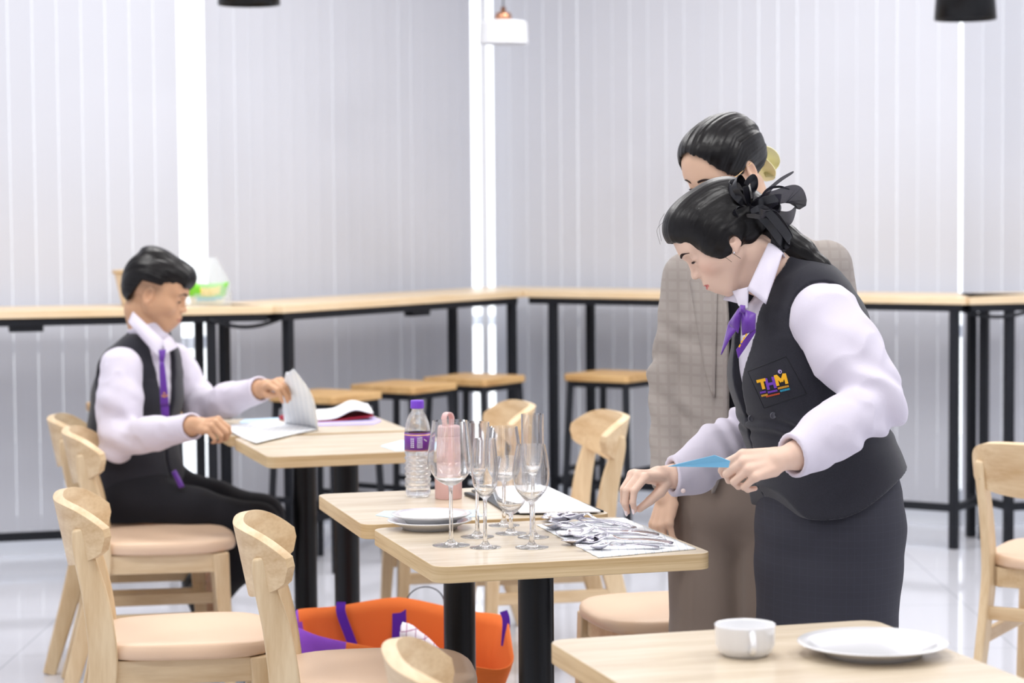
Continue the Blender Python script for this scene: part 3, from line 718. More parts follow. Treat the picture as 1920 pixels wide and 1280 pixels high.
for i in range(n+1):
    t = i/n
    l = base1.lerp(at(537, 698, 6.74), t) + Vector((-0.010*math.sin(PI*t), 0, 0)); r = base0.lerp(at(545, 692, 6.60), t) + Vector((0.022*math.sin(PI*t*0.9), 0, 0.01*math.sin(PI*t)))
    for j in range(n+1):
        s = j/n; V.append(l.lerp(r, s) + Vector((0, -0.012*math.sin(PI*s)*(1-t*0.5), 0.002*math.sin(9*t+4*s))) - LC_)
for i in range(n):
    for j in range(n): F.append((i*(n+1)+j, (i+1)*(n+1)+j, (i+1)*(n+1)+j+1, i*(n+1)+j+1))
o_ = mesh_obj('raised_leaf', V, F, M['mat_w'], cl, sm=True); solid(o_, 0.003, 0)

# cutlery cloth and cutlery
MC = atz(1150, 1003, TZ)
V = []; F = []; n = 24
A = atz(1006, 985, TZ); B = atz(1122, 1046, TZ); C = atz(1305, 1030, TZ); D = atz(1170, 972, TZ)
for i in range(n+1):
    for j in range(n+1):
        s, t = i/n, j/n; p = (A*(1-s)+B*s)*(1-t) + (D*(1-s)+C*s)*t
        e = 0.0012*math.sin(60*s)*(t < 0.04 or t > 0.96) 
        V.append(p + Vector((e, 0, 0.0025 + 0.0005*math.sin(22*t)*math.sin(25*s))) - MC)
for i in range(n):
    for j in range(n): F.append((i*(n+1)+j, (i+1)*(n+1)+j, (i+1)*(n+1)+j+1, i*(n+1)+j+1))
pm = mesh_obj('placemat', V, F, M['mat_w'], None, sm=True); pm.location = MC; solid(pm, 0.0022)
tag(pm, 'white quilted cloth under the pile of silver cutlery', 'placemat')
def cutlery_mesh(kind, L):
    """along +x, handle end at x=L, bowl at x=0"""
    V = []; F = []; m = 28; k = 9
    for i in range(m+1):
        t = i/m; x = t*L; zc = 0.010*math.exp(-((t-0.32)/0.10)**2) + 0.0045*math.sin(PI*max(0, t-0.4)/0.6)
        if kind == 'spoon':
            if t < 0.30: u = t/0.30; w_ = 0.021*math.sqrt(max(1e-4, 1-(2*u**0.9-1)**2)) + 0.0028*u; dep = -0.007*math.sin(PI*u)
            else: w_ = 0.0032 + 0.0065*((t-0.30)/0.70)**1.6; dep = 0
        elif kind == 'fork':
            if t < 0.32: u = t/0.32; w_ = 0.0125*min(1, 0.8+u) if u < 0.7 else 0.0125 - 0.0095*((u-0.7)/0.3)**0.8; dep = -0.002; zc = 0.004*(1-u)**2 + 0.010*math.exp(-((t-0.32)/0.10)**2)
            else: w_ = 0.0032 + 0.0065*((t-0.32)/0.68)**1.6; dep = 0
        else:
            if t < 0.48: u = t/0.48; w_ = 0.0095*min(1, 0.25+1.8*u); dep = 0
            else: w_ = 0.0062 + 0.0035*((t-0.48)/0.52)
            dep = 0; zc = 0.0015
        if i == m: w_ *= 0.6
        for j in range(k+1):
            y = (2*j/k-1); V.append(Vector((x, y*w_, zc + dep*(1-y*y))))
    for i in range(m):
        for j in range(k):
            if kind == 'fork' and i < 0.20*m and j % 2 == 1: continue
            a = i*(k+1)+j; F.append((a, a+1, a+k+2, a+k+1))
    return V, F
CM = {}
for kind, L in (('spoon', 0.185), ('fork', 0.185), ('knife', 0.205)):
    V, F = cutlery_mesh(kind, L)
    o_ = mesh_obj(kind, V, F, M['steel'], None, sm=True); solid(o_, 0.0016, 0); CM[kind] = o_
rn = random.Random(11)
ax, ay = d2(math.degrees(.278)), d2(90+math.degrees(.278))
# (kind, start px, start py, end px, end py, height, label)
cut = [('spoon', 1018, 972, 1168, 986, .002, 'silver spoon farthest back on the cloth, bowl towards the glasses'),
       ('spoon', 1024, 975, 1166, 992, .012, 'silver spoon with its bowl at the back of the pile, tipped up'),
       ('fork', 1030, 983, 1180, 989, .004, 'silver fork lying second from the back of the cloth'),
       ('spoon', 1034, 981, 1188, 996, .016, 'silver spoon lying on top at the left of the pile'),
       ('spoon', 1058, 983, 1207, 1001, .020, 'dark-looking silver spoon topmost in the middle of the pile'),
       ('fork', 1040, 992, 1200, 1003, .004, 'silver fork in the middle of the pile under the spoons'),
       ('spoon', 1020, 990, 1195, 1008, .006, 'silver spoon whose bowl reaches the left edge of the cloth'),
       ('fork', 1046, 998, 1222, 1005, .010, 'silver fork above the thick spoon handles'),
       ('spoon', 1042, 1003, 1226, 1011, .004, 'silver spoon with its bowl left of centre, handle reaching right'),
       ('spoon', 1060, 1010, 1236, 1009, .012, 'silver spoon with the rightmost raised handle'),
       ('knife', 1070, 1004, 1240, 1014, .006, 'silver knife under the raised handles on the right'),
       ('spoon', 1052, 1018, 1232, 1019, .003, 'silver spoon near the front with a wide shiny bowl'),
       ('fork', 1075, 1016, 1250, 1018, .008, 'silver fork with its handle near the right front'),
       ('spoon', 1088, 1017, 1262, 1023, .005, 'silver spoon whose handle reaches farthest right'),
       ('fork', 1080, 1030, 1236, 1029, .002, 'silver fork closest to the front edge of the cloth'),
       ('spoon', 1105, 1031, 1240, 1027, .004, 'silver teaspoon at the front with its bowl turned sideways')]
first = {}
for kind, x0, y0, x1, y1, h, lb in cut:
    a = atz(x0, y0, TZ+.003); b = atz(x1, y1, TZ+.003)
    if kind not in first: o = CM[kind]; first[kind] = o
    else: o = CM[kind].copy(); COL.objects.link(o)
    d = b-a; L = {'spoon': .185, 'fork': .185, 'knife': .205}[kind]; k = min(1.05, max(0.8, d.length/L))
    o.location = a + Vector((0, 0, h+0.003)); o.rotation_euler = (rn.uniform(-.25, .25), math.asin(min(.12, h*0.6/L)), math.atan2(d.y, d.x)); o.scale = (k, k, k)
    tag(o, lb, {'spoon': 'spoon', 'fork': 'fork', 'knife': 'knife'}[kind], 'silver cutlery piled on the white cloth')

# ------------------------------------------------------------------ shopping bag on the floor
BG = Vector((-0.285, 5.72, 0)); bg = thing('shopping_bag', 'orange shopping bag with purple side panels on the floor under the tables', 'bag', BG, 0.10)
def bag_ring(z, kk):
    # closed outline, flared and slouching towards the top
    w_, d_ = 0.215 + 0.045*kk, 0.115 + 0.045*kk; pts = []
    P = rrect(2*w_, 2*d_, 0.03 + 0.02*kk, 5); out = []
    for i, (x, y) in enumerate(P):
        x1, y1 = P[(i+1) % len(P)]; k = 14 if i % 6 == 5 else 1
        for j in range(k): out.append(Vector((x+(x1-x)*j/k, y+(y1-y)*j/k, z)))
    return out
nz = 12; V = []; F = []; midx = []
ring0 = bag_ring(0, 0); nr = len(ring0)
for r in range(nz+1):
    k = r/nz
    for v in bag_ring(0, k):
        zt = 0.395
        fr = max(0, -v.y/0.16)            # front side sags
        if fr > 0: zt -= 0.085*min(1, fr)*max(0, min(1, (v.x+0.25)/0.22))
        zt -= 0.03*max(0, v.x/0.26)
        zt += 0.012*math.cos(v.x*14)
        bul = 0.012*math.sin(9*v.x+5*k)*k + 0.01*math.sin(14*v.y+3*k)*math.sin(PI*k)
        s = 1 + bul/0.2
        V.append(Vector((v.x*s, v.y*s, zt*k)))
for r in range(nz):
    for q in range(nr):
        F.append((r*nr+q, r*nr+(q+1) % nr, (r+1)*nr+(q+1) % nr, (r+1)*nr+q))
        c = (V[r*nr+q]+V[r*nr+(q+1) % nr])/2
        midx.append(1 if (c.x < -0.15 and c.y < 0.13) else 0)
F.append(tuple(range(nr))[::-1]); midx.append(0)
o_ = mesh_obj('body', V, F, None, bg, sm=False, mats=[M['orange'], M['violet']], midx=midx); solid(o_, 0.0025, -1); smooth(o_.data)
# hem band inside and straps
def strap(pts, w_, name='strap', m=None):
    bm = bmesh.new(); add_beam(bm, catmull(pts, 6), w_, 0.002, side=(1, 0, 0.15)); return bm_obj(name, bm, m or M['violet_d'], bg)
strap([(-0.150, 0.140, 0.40), (-0.150, 0.130, 0.37), (-0.125, 0.120, 0.30), (-0.105, 0.112, 0.24)], 0.024)
strap([(0.000, 0.150, 0.395), (0.000, 0.138, 0.34), (-0.004, 0.125, 0.26), (-0.008, 0.118, 0.22)], 0.036)
strap([(0.262, 0.03, 0.385), (0.268, 0.02, 0.36), (0.262, 0.0, 0.30)], 0.02)
bm = bmesh.new(); add_tube(bm, [(0.07 + 0.05*math.cos(PI*t), 0.165, 0.385+0.045*math.sin(PI*t)) for t in [k/14 for k in range(15)]], 0.0016, 8); bm_obj('wire_handle', bm, M['black'], bg)
# checked towel poking out of the bag
tw = at(796, 1196, 5.60); V = []; F = []; nx_, ny_ = 14, 8
for i in range(nx_+1):
    for j in range(ny_+1):
        s, t = i/nx_, j/ny_ - 0.5
        x = -0.055 + 0.125*s; y = t*0.09; z = 0.030 - 0.062*s + 0.012*math.sin(4*s+1) - 0.25*abs(t)**2*(0.4+s) + 0.004*math.sin(30*t+8*s)
        V.append(Vector((x, y, z)))
for i in range(nx_):
    for j in range(ny_): F.append((i*(ny_+1)+j, (i+1)*(ny_+1)+j, (i+1)*(ny_+1)+j+1, i*(ny_+1)+j+1))
o_ = mesh_obj('tea_towel', V, F, M['towel'], None, sm=True); solid(o_, 0.012); o_.location = tw; tag(o_, 'white checked tea towel poking out of the orange bag', 'towel')

# ------------------------------------------------------------------ things on the bar behind the seated person
bq = at(258, 570, 9.05); bq.z = BZ
bk = thing('basket', 'pale wooden-rimmed basket on the high bar behind the head of the seated person', 'basket', bq)
M['wicker'] = mat('pale_wicker', lin(236, 218, 192), 0.7, 0.2, noise=0.1, nscale=120, bump=0.5, bscale=260)
lathe_obj('body', [(0, 0.0), (0.058, 0.0), (0.062, 0.004), (0.088, 0.125), (0.090, 0.135), (0.086, 0.135), (0.083, 0.122), (0.058, 0.008), (0, 0.006)], M['wicker'], bk, 40)
lathe_obj('rim', [(0.086, 0.130), (0.097, 0.130), (0.099, 0.136), (0.097, 0.144), (0.086, 0.144), (0.084, 0.137), (0.086, 0.130)], M['rubber_x'], bk, 40)
sq = at(388, 570, 8.98); sq.z = BZ
sb = thing('snack_packet', 'green, yellow and blue snack packet on the high bar in front of the seated person', 'packet', sq, 0.25)
V = []; F = []; mi = []; n = 16
for side in (1, -1):
    for i in range(n+1):
        for j in range(n+1):
            s, t = i/n, j/n; x = (s-0.5)*(0.125+0.045*t); z = 0.004 + t*0.085 + 0.012*abs(s-.5)*t
            y = side*0.022*(math.sin(PI*s)*math.sin(PI*min(1, t*0.97+.02)))**0.5 if 0 < i < n and 0 < j < n else 0
            V.append(Vector((x, y - 0.3*z, z)))
for side in (0, 1):
    o0 = side*(n+1)**2
    for i in range(n):
        for j in range(n):
            a = o0+i*(n+1)+j; F.append((a, a+n+1, a+n+2, a+1))
            s, t = i/n, j/n
            dgl = t - 0.28*s
            if t < 0.10+0.12*s: mi.append(2)
            elif t < 0.34: mi.append(1 if 0.15 < s < .9 else 2)
            elif 0.36+.12*s < t < 0.74+.1*s and 0.25 < s < 0.78: mi.append(3)
            else: mi.append(0)
pk = mesh_obj('foil_body', V, F, None, sb, sm=True, mats=[mat('lime_foil', lin(128, 214, 58), 0.35), mat('aqua_foil', lin(120, 196, 224), 0.35), mat('cream_foil', lin(232, 232, 214), 0.4), mat('yellow_foil', lin(244, 220, 92), 0.35)], midx=mi)
# clear carrier bag standing around it
M['film'] = mat('clear_film', lin(245, 250, 252), 0.25, 0.5, alpha=0.30)
V = []; F = []; nr_ = 28; nz_ = 12
for r in range(nz_+1):
    k = r/nz_; rad = 0.085*(1-0.55*max(0, k-0.45)/0.55)
    for q in range(nr_):
        a = 2*PI*q/nr_; rr = rad*(1 + 0.07*math.sin(5*a+4*k) + 0.04*math.sin(11*a-7*k))
        V.append(Vector((rr*math.cos(a)*1.05, rr*math.sin(a)*0.7, 0.002 + 0.19*k)))
for r in range(nz_):
    for q in range(nr_): F.append((r*nr_+q, r*nr_+(q+1) % nr_, (r+1)*nr_+(q+1) % nr_, (r+1)*nr_+q))
o_ = mesh_obj('carrier_bag', V, F, M['film'], None, sm=True); o_.location = sq + Vector((0, 0.012, 0)); tag(o_, 'translucent plastic carrier bag around the green snack packet', 'plastic bag')
# ------------------------------------------------------------------ solid modelling: signed distance shapes meshed by surface nets
def _v(a): return np.asarray(a, dtype=np.float64)
class Nd:
    def cull(self, c, R): return self
class RC(Nd):     # round cone between a and b
    def __init__(s, a, b, ra, rb): s.a, s.b, s.ra, s.rb = _v(a), _v(b), ra, rb; s.d = s.b-s.a; s.L2 = max(1e-12, s.d@s.d)
    def __call__(s, P):
        q = P-s.a; t = np.clip(q@s.d/s.L2, 0, 1); w = q - t[:, None]*s.d
        return np.sqrt((w*w).sum(1)) - (s.ra + (s.rb-s.ra)*t)
class EL(Nd):     # ellipsoid, optional rotation matrix (columns = axes)
    def __init__(s, c, r, rot=None): s.c, s.r = _v(c), _v(r); s.R = None if rot is None else _v([list(x) for x in rot])
    def __call__(s, P):
        q = P-s.c
        if s.R is not None: q = q@s.R
        k0 = np.sqrt(((q/s.r)**2).sum(1)); k1 = np.sqrt(((q/(s.r*s.r))**2).sum(1))
        return k0*(k0-1)/np.maximum(k1, 1e-9)
class BX(Nd):     # rounded box
    def __init__(s, c, h, r=0.0, rot=None): s.c, s.h, s.r = _v(c), _v(h), r; s.R = None if rot is None else _v([list(x) for x in rot])
    def __call__(s, P):
        q = P-s.c
        if s.R is not None: q = q@s.R
        q = np.abs(q)-(s.h-s.r)
        return np.sqrt((np.maximum(q, 0)**2).sum(1)) + np.minimum(q.max(1), 0) - s.r
class PL(Nd):     # half space: negative on the side opposite to n
    def __init__(s, p, n): s.n = _v(n)/np.linalg.norm(_v(n)); s.p = _v(p)
    def __call__(s, P): return (P-s.p)@s.n
class FN(Nd):
    def __init__(s, f): s.f = f
    def __call__(s, P): return s.f(P)
class LF(Nd):     # loft: elliptical sections (centre, half-width, half-depth) along a curve; wdir = width direction
    def __init__(s, secs, wdir=None):
        s.C = _v([q[0] for q in secs]); s.w = _v([q[1] for q in secs]); s.h = _v([q[2] for q in secs])
        n = len(secs); T = np.gradient(s.C, axis=0); T /= np.linalg.norm(T, axis=1)[:, None]
        W = []
        for i, q in enumerate(secs):
            wd = _v(q[3]) if len(q) > 3 else _v(wdir); wd = wd - T[i]*(wd@T[i]); W.append(wd/np.linalg.norm(wd))
        s.W = _v(W); s.T = T; s.D = np.cross(T, s.W)
    def __call__(s, P):
        best = None
        for i in range(len(s.C)-1):
            a, b = s.C[i], s.C[i+1]; d = b-a; q = P-a; t = np.clip(q@d/(d@d), 0, 1)[:, None]
            w = q-t*d; W = s.W[i]*(1-t)+s.W[i+1]*t; W /= np.linalg.norm(W, axis=1)[:, None]
            D = s.D[i]*(1-t)+s.D[i+1]*t; D /= np.linalg.norm(D, axis=1)[:, None]
            rw = (s.w[i]*(1-t)+s.w[i+1]*t)[:, 0]; rh = (s.h[i]*(1-t)+s.h[i+1]*t)[:, 0]; rm = np.minimum(rw, rh)
            x = (w*W).sum(1); y = (w*D).sum(1); z = (w*w).sum(1)-x*x-y*y
            k0 = np.sqrt((x/rw)**2+(y/rh)**2+np.maximum(z, 0)/rm**2); k1 = np.sqrt((x/rw**2)**2+(y/rh**2)**2+np.maximum(z, 0)/rm**4)
            dd = np.where(k1 > 1e-6, k0*(k0-1)/np.maximum(k1, 1e-6), -rm)
            best = dd if best is None else SU.smin(best, dd, 0.010)
        return best
class SU(Nd):     # smooth union
    def __init__(s, ch, k=0.01): s.ch, s.k = list(ch), k
    @staticmethod
    def smin(a, b, k):
        if k <= 0: return np.minimum(a, b)
        h = np.maximum(k-np.abs(a-b), 0)/k; return np.minimum(a, b)-h*h*k*0.25
    def __call__(s, P):
        d = s.ch[0](P)
        for c in s.ch[1:]: d = SU.smin(d, c(P), s.k)
        return d
    def cull(s, c, R):
        ds = [float(q(c[None])[0]) for q in s.ch]; m = min(ds) + 2.6*R + s.k*1.5
        keep = [q.cull(c, R) for q, d in zip(s.ch, ds) if d <= m]
        return keep[0] if len(keep) == 1 else SU(keep, s.k)
class SB(Nd):     # smooth subtraction a - b
    def __init__(s, a, b, k=0.004): s.a, s.b, s.k = a, b, k
    def __call__(s, P): 
        return -SU.smin(-s.a(P), s.b(P), s.k)
    def cull(s, c, R):
        if float(s.b(c[None])[0]) > 1.6*R + s.k*2: return s.a.cull(c, R)
        return SB(s.a.cull(c, R), s.b.cull(c, R), s.k)
class IN(Nd):
    def __init__(s, a, b, k=0.002): s.a, s.b, s.k = a, b, k
    def __call__(s, P): return -SU.smin(-s.a(P), -s.b(P), s.k)
    def cull(s, c, R): return IN(s.a.cull(c, R), s.b.cull(c, R), s.k)
class OF(Nd):     # offset
    def __init__(s, a, r): s.a, s.r = a, r
    def __call__(s, P): return s.a(P)-s.r
    def cull(s, c, R): return OF(s.a.cull(c, R), s.r)
class DP(Nd):     # displacement
    def __init__(s, a, f): s.a, s.f = a, f
    def __call__(s, P): return s.a(P)-s.f(P)
    def cull(s, c, R): return DP(s.a.cull(c, R), s.f)
class XF(Nd):     # child defined in a local frame: P = o + R q * sc
    def __init__(s, a, o, R, sc=1.0): s.a, s.o, s.R, s.sc = a, _v(o), _v([list(x) for x in R]), sc
    def __call__(s, P): return s.a((P-s.o)@s.R/s.sc)*s.sc
    def cull(s, c, R): return XF(s.a.cull((c-s.o)@s.R/s.sc, R/s.sc), s.o, s.R, s.sc)
_rs = np.random.RandomState(5); _NT = _rs.rand(32, 32, 32)
def vnoise(P):
    Q = np.floor(P).astype(int); f = P-Q; f = f*f*(3-2*f); Q &= 31; R_ = (Q+1) & 31
    def g(a, b, c): return _NT[a, b, c]
    x0, y0, z0 = Q.T; x1, y1, z1 = R_.T; fx, fy, fz = f.T
    return ((g(x0, y0, z0)*(1-fx)+g(x1, y0, z0)*fx)*(1-fy)+(g(x0, y1, z0)*(1-fx)+g(x1, y1, z0)*fx)*fy)*(1-fz) + \
           ((g(x0, y0, z1)*(1-fx)+g(x1, y0, z1)*fx)*(1-fy)+(g(x0, y1, z1)*(1-fx)+g(x1, y1, z1)*fx)*fy)*fz
def surface(node, lo, hi, h, N=20):
    lo, hi = _v(lo), _v(hi); nb = np.ceil((hi-lo)/(h*N)).astype(int)
    ids = []; pos = []; quads = []; half = h*N/2; R = half*math.sqrt(3)
    g = np.arange(N+1)
    GX, GY, GZ = np.meshgrid(g, g, g, indexing='ij'); G = np.stack([GX, GY, GZ], -1).reshape(-1, 3)
    tot = nb*N + 2
    def gid(I): return (I[:, 0].astype(np.int64)*tot[1]+I[:, 1])*tot[2]+I[:, 2]
    cen = np.stack(np.meshgrid(*[np.arange(k) for k in nb], indexing='ij'), -1).reshape(-1, 3)
    C = lo + (cen*N + N/2)*h
    D = np.concatenate([node(C[i:i+4096]) for i in range(0, len(C), 4096)])
    EDG = [((0, 0, 0), (1, 0, 0)), ((0, 1, 0), (1, 1, 0)), ((0, 0, 1), (1, 0, 1)), ((0, 1, 1), (1, 1, 1)),
           ((0, 0, 0), (0, 1, 0)), ((1, 0, 0), (1, 1, 0)), ((0, 0, 1), (0, 1, 1)), ((1, 0, 1), (1, 1, 1)),
           ((0, 0, 0), (0, 0, 1)), ((1, 0, 0), (1, 0, 1)), ((0, 1, 0), (0, 1, 1)), ((1, 1, 0), (1, 1, 1))]
    for bi in np.nonzero(np.abs(D) < R*1.5+0.012)[0]:
        b = cen[bi]; base = b*N; nd = node.cull(C[bi], R)
        F = nd(lo + (G+base)*h).reshape(N+1, N+1, N+1)
        if F.min() > 0 or F.max() < 0: continue
        neg = F < 0; acc = np.zeros((N, N, N, 3)); cnt = np.zeros((N, N, N))
        for (a0, a1) in EDG:
            s0 = tuple(slice(k, k+N) for k in a0); s1 = tuple(slice(k, k+N) for k in a1)
            f0, f1 = F[s0], F[s1]; m = neg[s0] != neg[s1]
            t = np.where(m, f0/np.where(m, f0-f1, 1), 0)
            ax = [i for i in range(3) if a0[i] != a1[i]][0]
            for i in range(3):
                acc[..., i] += np.where(m, (t if i == ax else a0[i]), 0)
            cnt += m
        I = np.argwhere(cnt > 0)
        p = acc[cnt > 0]/cnt[cnt > 0][:, None] + I + base
        ids.append(gid(I+base)); pos.append(lo + p*h)
        for ax in range(3):
            o1, o2 = (ax+1) % 3, (ax+2) % 3
            s0 = [slice(0, N)]*3; s1 = [slice(0, N)]*3; s1[ax] = slice(1, N+1)
            m = neg[tuple(s0)] != neg[tuple(s1)]
            E = np.argwhere(m)
            if not len(E): continue
            flip = neg[tuple(s0)][m]
            E = E+base
            ok = (E[:, o1] > 0) & (E[:, o2] > 0); E = E[ok]; flip = flip[ok]
            e1 = np.zeros(3, int); e1[o1] = 1; e2 = np.zeros(3, int); e2[o2] = 1
            q = np.stack([gid(E-e1-e2), gid(E-e2), gid(E), gid(E-e1)], 1)
            q[~flip] = q[~flip][:, ::-1]
            quads.append(q)
    ids = np.concatenate(ids); pos = np.concatenate(pos); quads = np.concatenate(quads)
    ids, u = np.unique(ids, return_index=True); pos = pos[u]
    ix = np.searchsorted(ids, quads); ix = np.minimum(ix, len(ids)-1)
    ok = (ids[ix] == quads).all(1)
    return pos, ix[ok]
def relax(V, Q, it=2, lam=0.5):
    n = len(V); E = np.concatenate([Q[:, [0, 1]], Q[:, [1, 2]], Q[:, [2, 3]], Q[:, [3, 0]]]); E = np.concatenate([E, E[:, ::-1]])
    cnt = np.bincount(E[:, 0], minlength=n).astype(float); cnt[cnt == 0] = 1
    for k in range(it):
        for l in (lam, -lam*1.04):
            A = np.stack([np.bincount(E[:, 0], weights=V[E[:, 1], i], minlength=n) for i in range(3)], 1)/cnt[:, None]
            V = V + (A-V)*l
    return V
def sdf_obj(name, node, lo, hi, h, m, parent=None, mats=None, paint=None, it=2, origin=(0, 0, 0), attrs=None):
    V, Q = surface(node, lo, hi, h); V = relax(V, Q, it)
    me = bpy.data.meshes.new(name)
    o3 = WL(parent) if parent is not None else Vector(origin)
    V2 = V - _v(o3)
    me.vertices.add(len(V2)); me.vertices.foreach_set('co', V2.astype(np.float32).ravel())
    me.loops.add(len(Q)*4); me.loops.foreach_set('vertex_index', Q.astype(np.int32).ravel())
    me.polygons.add(len(Q)); me.polygons.foreach_set('loop_start', np.arange(0, len(Q)*4, 4, dtype=np.int32))
    try: me.polygons.foreach_set('loop_total', np.full(len(Q), 4, dtype=np.int32))
    except Exception: pass
    for q in (mats or [m]): me.materials.append(q)
    if paint is not None:
        C = V[Q].mean(1); me.polygons.foreach_set('material_index', paint(C).astype(np.int32))
    me.update(calc_edges=True); me.validate(); smooth(me)
    for an, fn in (attrs or {}).items():
        a = me.attributes.new(an, 'FLOAT', 'POINT'); a.data.foreach_set('value', fn(V).astype(np.float32))
    o = bpy.data.objects.new(name, me); COL.objects.link(o)
    if parent is not None: o.parent = parent
    else: o.location = origin
    return o
def WL(o):
    v = Vector((0, 0, 0))
    while o is not None: v += Vector(o.location); o = o.parent
    return v
def bounds(pts, pad):
    P = _v([list(p) for p in pts]); return P.min(0)-pad, P.max(0)+pad
def frame(fwd, up):
    """rotation with columns x=right, y=forward, z=up"""
    f = Vector(fwd).normalized(); u = Vector(up); r = f.cross(u).normalized(); u = r.cross(f)
    return np.array([[r.x, f.x, u.x], [r.y, f.y, u.y], [r.z, f.z, u.z]])
def loc(o, R, p): return Vector((_v(o) + R@_v(p)).tolist())

# ------------------------------------------------------------------ anatomy
def head_shape(male=False, open_=0.0):
    """local frame: origin between the ears at ear-hole height, x right, y to the face, z up; head about 0.225 high"""
    P = []
    P.append(EL((0, -0.012, 0.048), (0.072, 0.092, 0.074)))            # cranium
    P.append(EL((0, 0.032, 0.018), (0.061, 0.060, 0.080)))             # face mass
    P.append(RC((0.0, 0.058, -0.077), (0.0, 0.064, -0.060), 0.020, 0.024))  # chin
    for s in (-1, 1):
        P.append(RC((s*0.047, 0.010, -0.030), (s*0.016, 0.060, -0.074), 0.022, 0.016))  # jaw line
        P.append(EL((s*0.036, 0.058, -0.012), (0.024, 0.022, 0.022)))   # cheek
        P.append(EL((s*0.052, 0.018, -0.010), (0.018, 0.030, 0.034)))
        P.append(RC((s*0.012, 0.086, 0.036), (s*0.040, 0.074, 0.036), 0.009, 0.009))   # brow
    P.append(EL((0, 0.062, 0.060), (0.052, 0.030, 0.040)))              # forehead
    P.append(EL((0, 0.077, -0.040), (0.026, 0.021, 0.026)))             # muzzle
    head = SU(P, 0.022)
    cut = SU([EL((s*0.031, 0.093, 0.016), (0.017, 0.012, 0.010)) for s in (-1, 1)], 0.004)
    head = SB(head, cut, 0.014)
    F = [head]
    for s in (-1, 1):
        F.append(EL((s*0.031, 0.0745, 0.014), (0.0172, 0.0130, 0.0125)))  # eyelid ball
    nose = [RC((0, 0.086, 0.024), (0, 0.097, -0.008), 0.0075, 0.0085), EL((0, 0.1015, -0.013), (0.0092, 0.0085, 0.0080)), EL((0, 0.090, -0.014), (0.012, 0.012, 0.008))]
    for s in (-1, 1): nose.append(EL((s*0.0105, 0.0955, -0.0165), (0.0068, 0.0090, 0.0062)))
    F.append(SU(nose, 0.006))
    F.append(SU([EL((0, 0.0945, -0.0400), (0.0190, 0.0062, 0.0048)), EL((0, 0.0940, -0.0500), (0.0160, 0.0068, 0.0058))], 0.001))
    out = SU(F, 0.006)
    out = SB(out, SU([EL((s*0.0062, 0.099, -0.0225), (0.0032, 0.005, 0.0022)) for s in (-1, 1)], 0.001), 0.002)
    out = SB(out, EL((0, 0.103, -0.0450), (0.0215, 0.010, 0.0013 + open_)), 0.002)
    # ears
    ears = []
    for s in (-1, 1):
        Rr = Euler((math.radians(-8), 0, math.radians(s*-22))).to_matrix()
        e = SB(EL((s*0.0735, -0.004, 0.004), (0.0075, 0.0185, 0.031), Rr), EL((s*0.081, -0.001, 0.008), (0.0065, 0.0115, 0.019), Rr), 0.003)
        ears.append(SU([e, EL((s*0.0735, 0.004, -0.022), (0.0055, 0.0085, 0.010)), EL((s*0.0765, 0.006, 0.002), (0.003, 0.004, 0.006))], 0.004))
    return SU([out] + ears, 0.005)
def sm01(x): x = np.clip(x, 0, 1); return x*x*(3-2*x)
def lip_mask(o, R, sc):
    def f(C):
        q = (C-_v(o))@R/sc; x = np.abs(q[:, 0]); z = q[:, 2]+0.0450
        hw = 0.0062*np.sqrt(np.clip(1-(x/0.0205)**2, 0, 1)); hw = np.where(z > 0, hw*(0.85+0.15*np.cos(x*320)), hw*1.35)
        return sm01((hw+0.0006-np.abs(z))/0.0012)*(q[:, 1] > 0.08)*(x < 0.0205)*(np.abs(z) < .012)
    return f
def skin_mat(name, col, lip, lipamt=0.85, fade=None):
    m = mat(name, col, 0.45, 0.4, subs=0.1); nt = m.node_tree; L = nt.links; b = nt.nodes['Principled BSDF']
    tc = nt.nodes.new('ShaderNodeTexCoord'); n = nt.nodes.new('ShaderNodeTexNoise'); n.inputs['Scale'].default_value = 45; L.new(tc.outputs['Object'], n.inputs['Vector'])
    m0 = nt.nodes.new('ShaderNodeMix'); m0.data_type = 'RGBA'; m0.inputs[6].default_value = (col[0]*0.96, col[1]*0.94, col[2]*0.93, 1); m0.inputs[7].default_value = (*col, 1); L.new(n.outputs[0], m0.inputs[0])
    prev = m0.outputs[2]
    for an, c, amt in (('warm', (col[0]*0.98, col[1]*0.72, col[2]*0.68), 0.55), ('stubble', (0.03, 0.025, 0.022), 0.75), ('lip', lip, lipamt)):
        a = nt.nodes.new('ShaderNodeAttribute'); a.attribute_name = an; mu = nt.nodes.new('ShaderNodeMath'); mu.operation = 'MULTIPLY'; mu.inputs[1].default_value = amt
        L.new(a.outputs['Fac'], mu.inputs[0]); x = nt.nodes.new('ShaderNodeMix'); x.data_type = 'RGBA'; L.new(mu.outputs[0], x.inputs[0]); L.new(prev, x.inputs[6]); x.inputs[7].default_value = (*c, 1); prev = x.outputs[2]
    L.new(prev, b.inputs['Base Color']); return m
M['skin_f'] = skin_mat('fair_skin', lin(234, 202, 182), lin(208, 96, 96))
M['skin_w2'] = skin_mat('warm_fair_skin', lin(224, 188, 162), lin(190, 100, 92))
M['skin_m'] = skin_mat('tan_skin', lin(208, 164, 130), lin(172, 104, 92), 0.7)
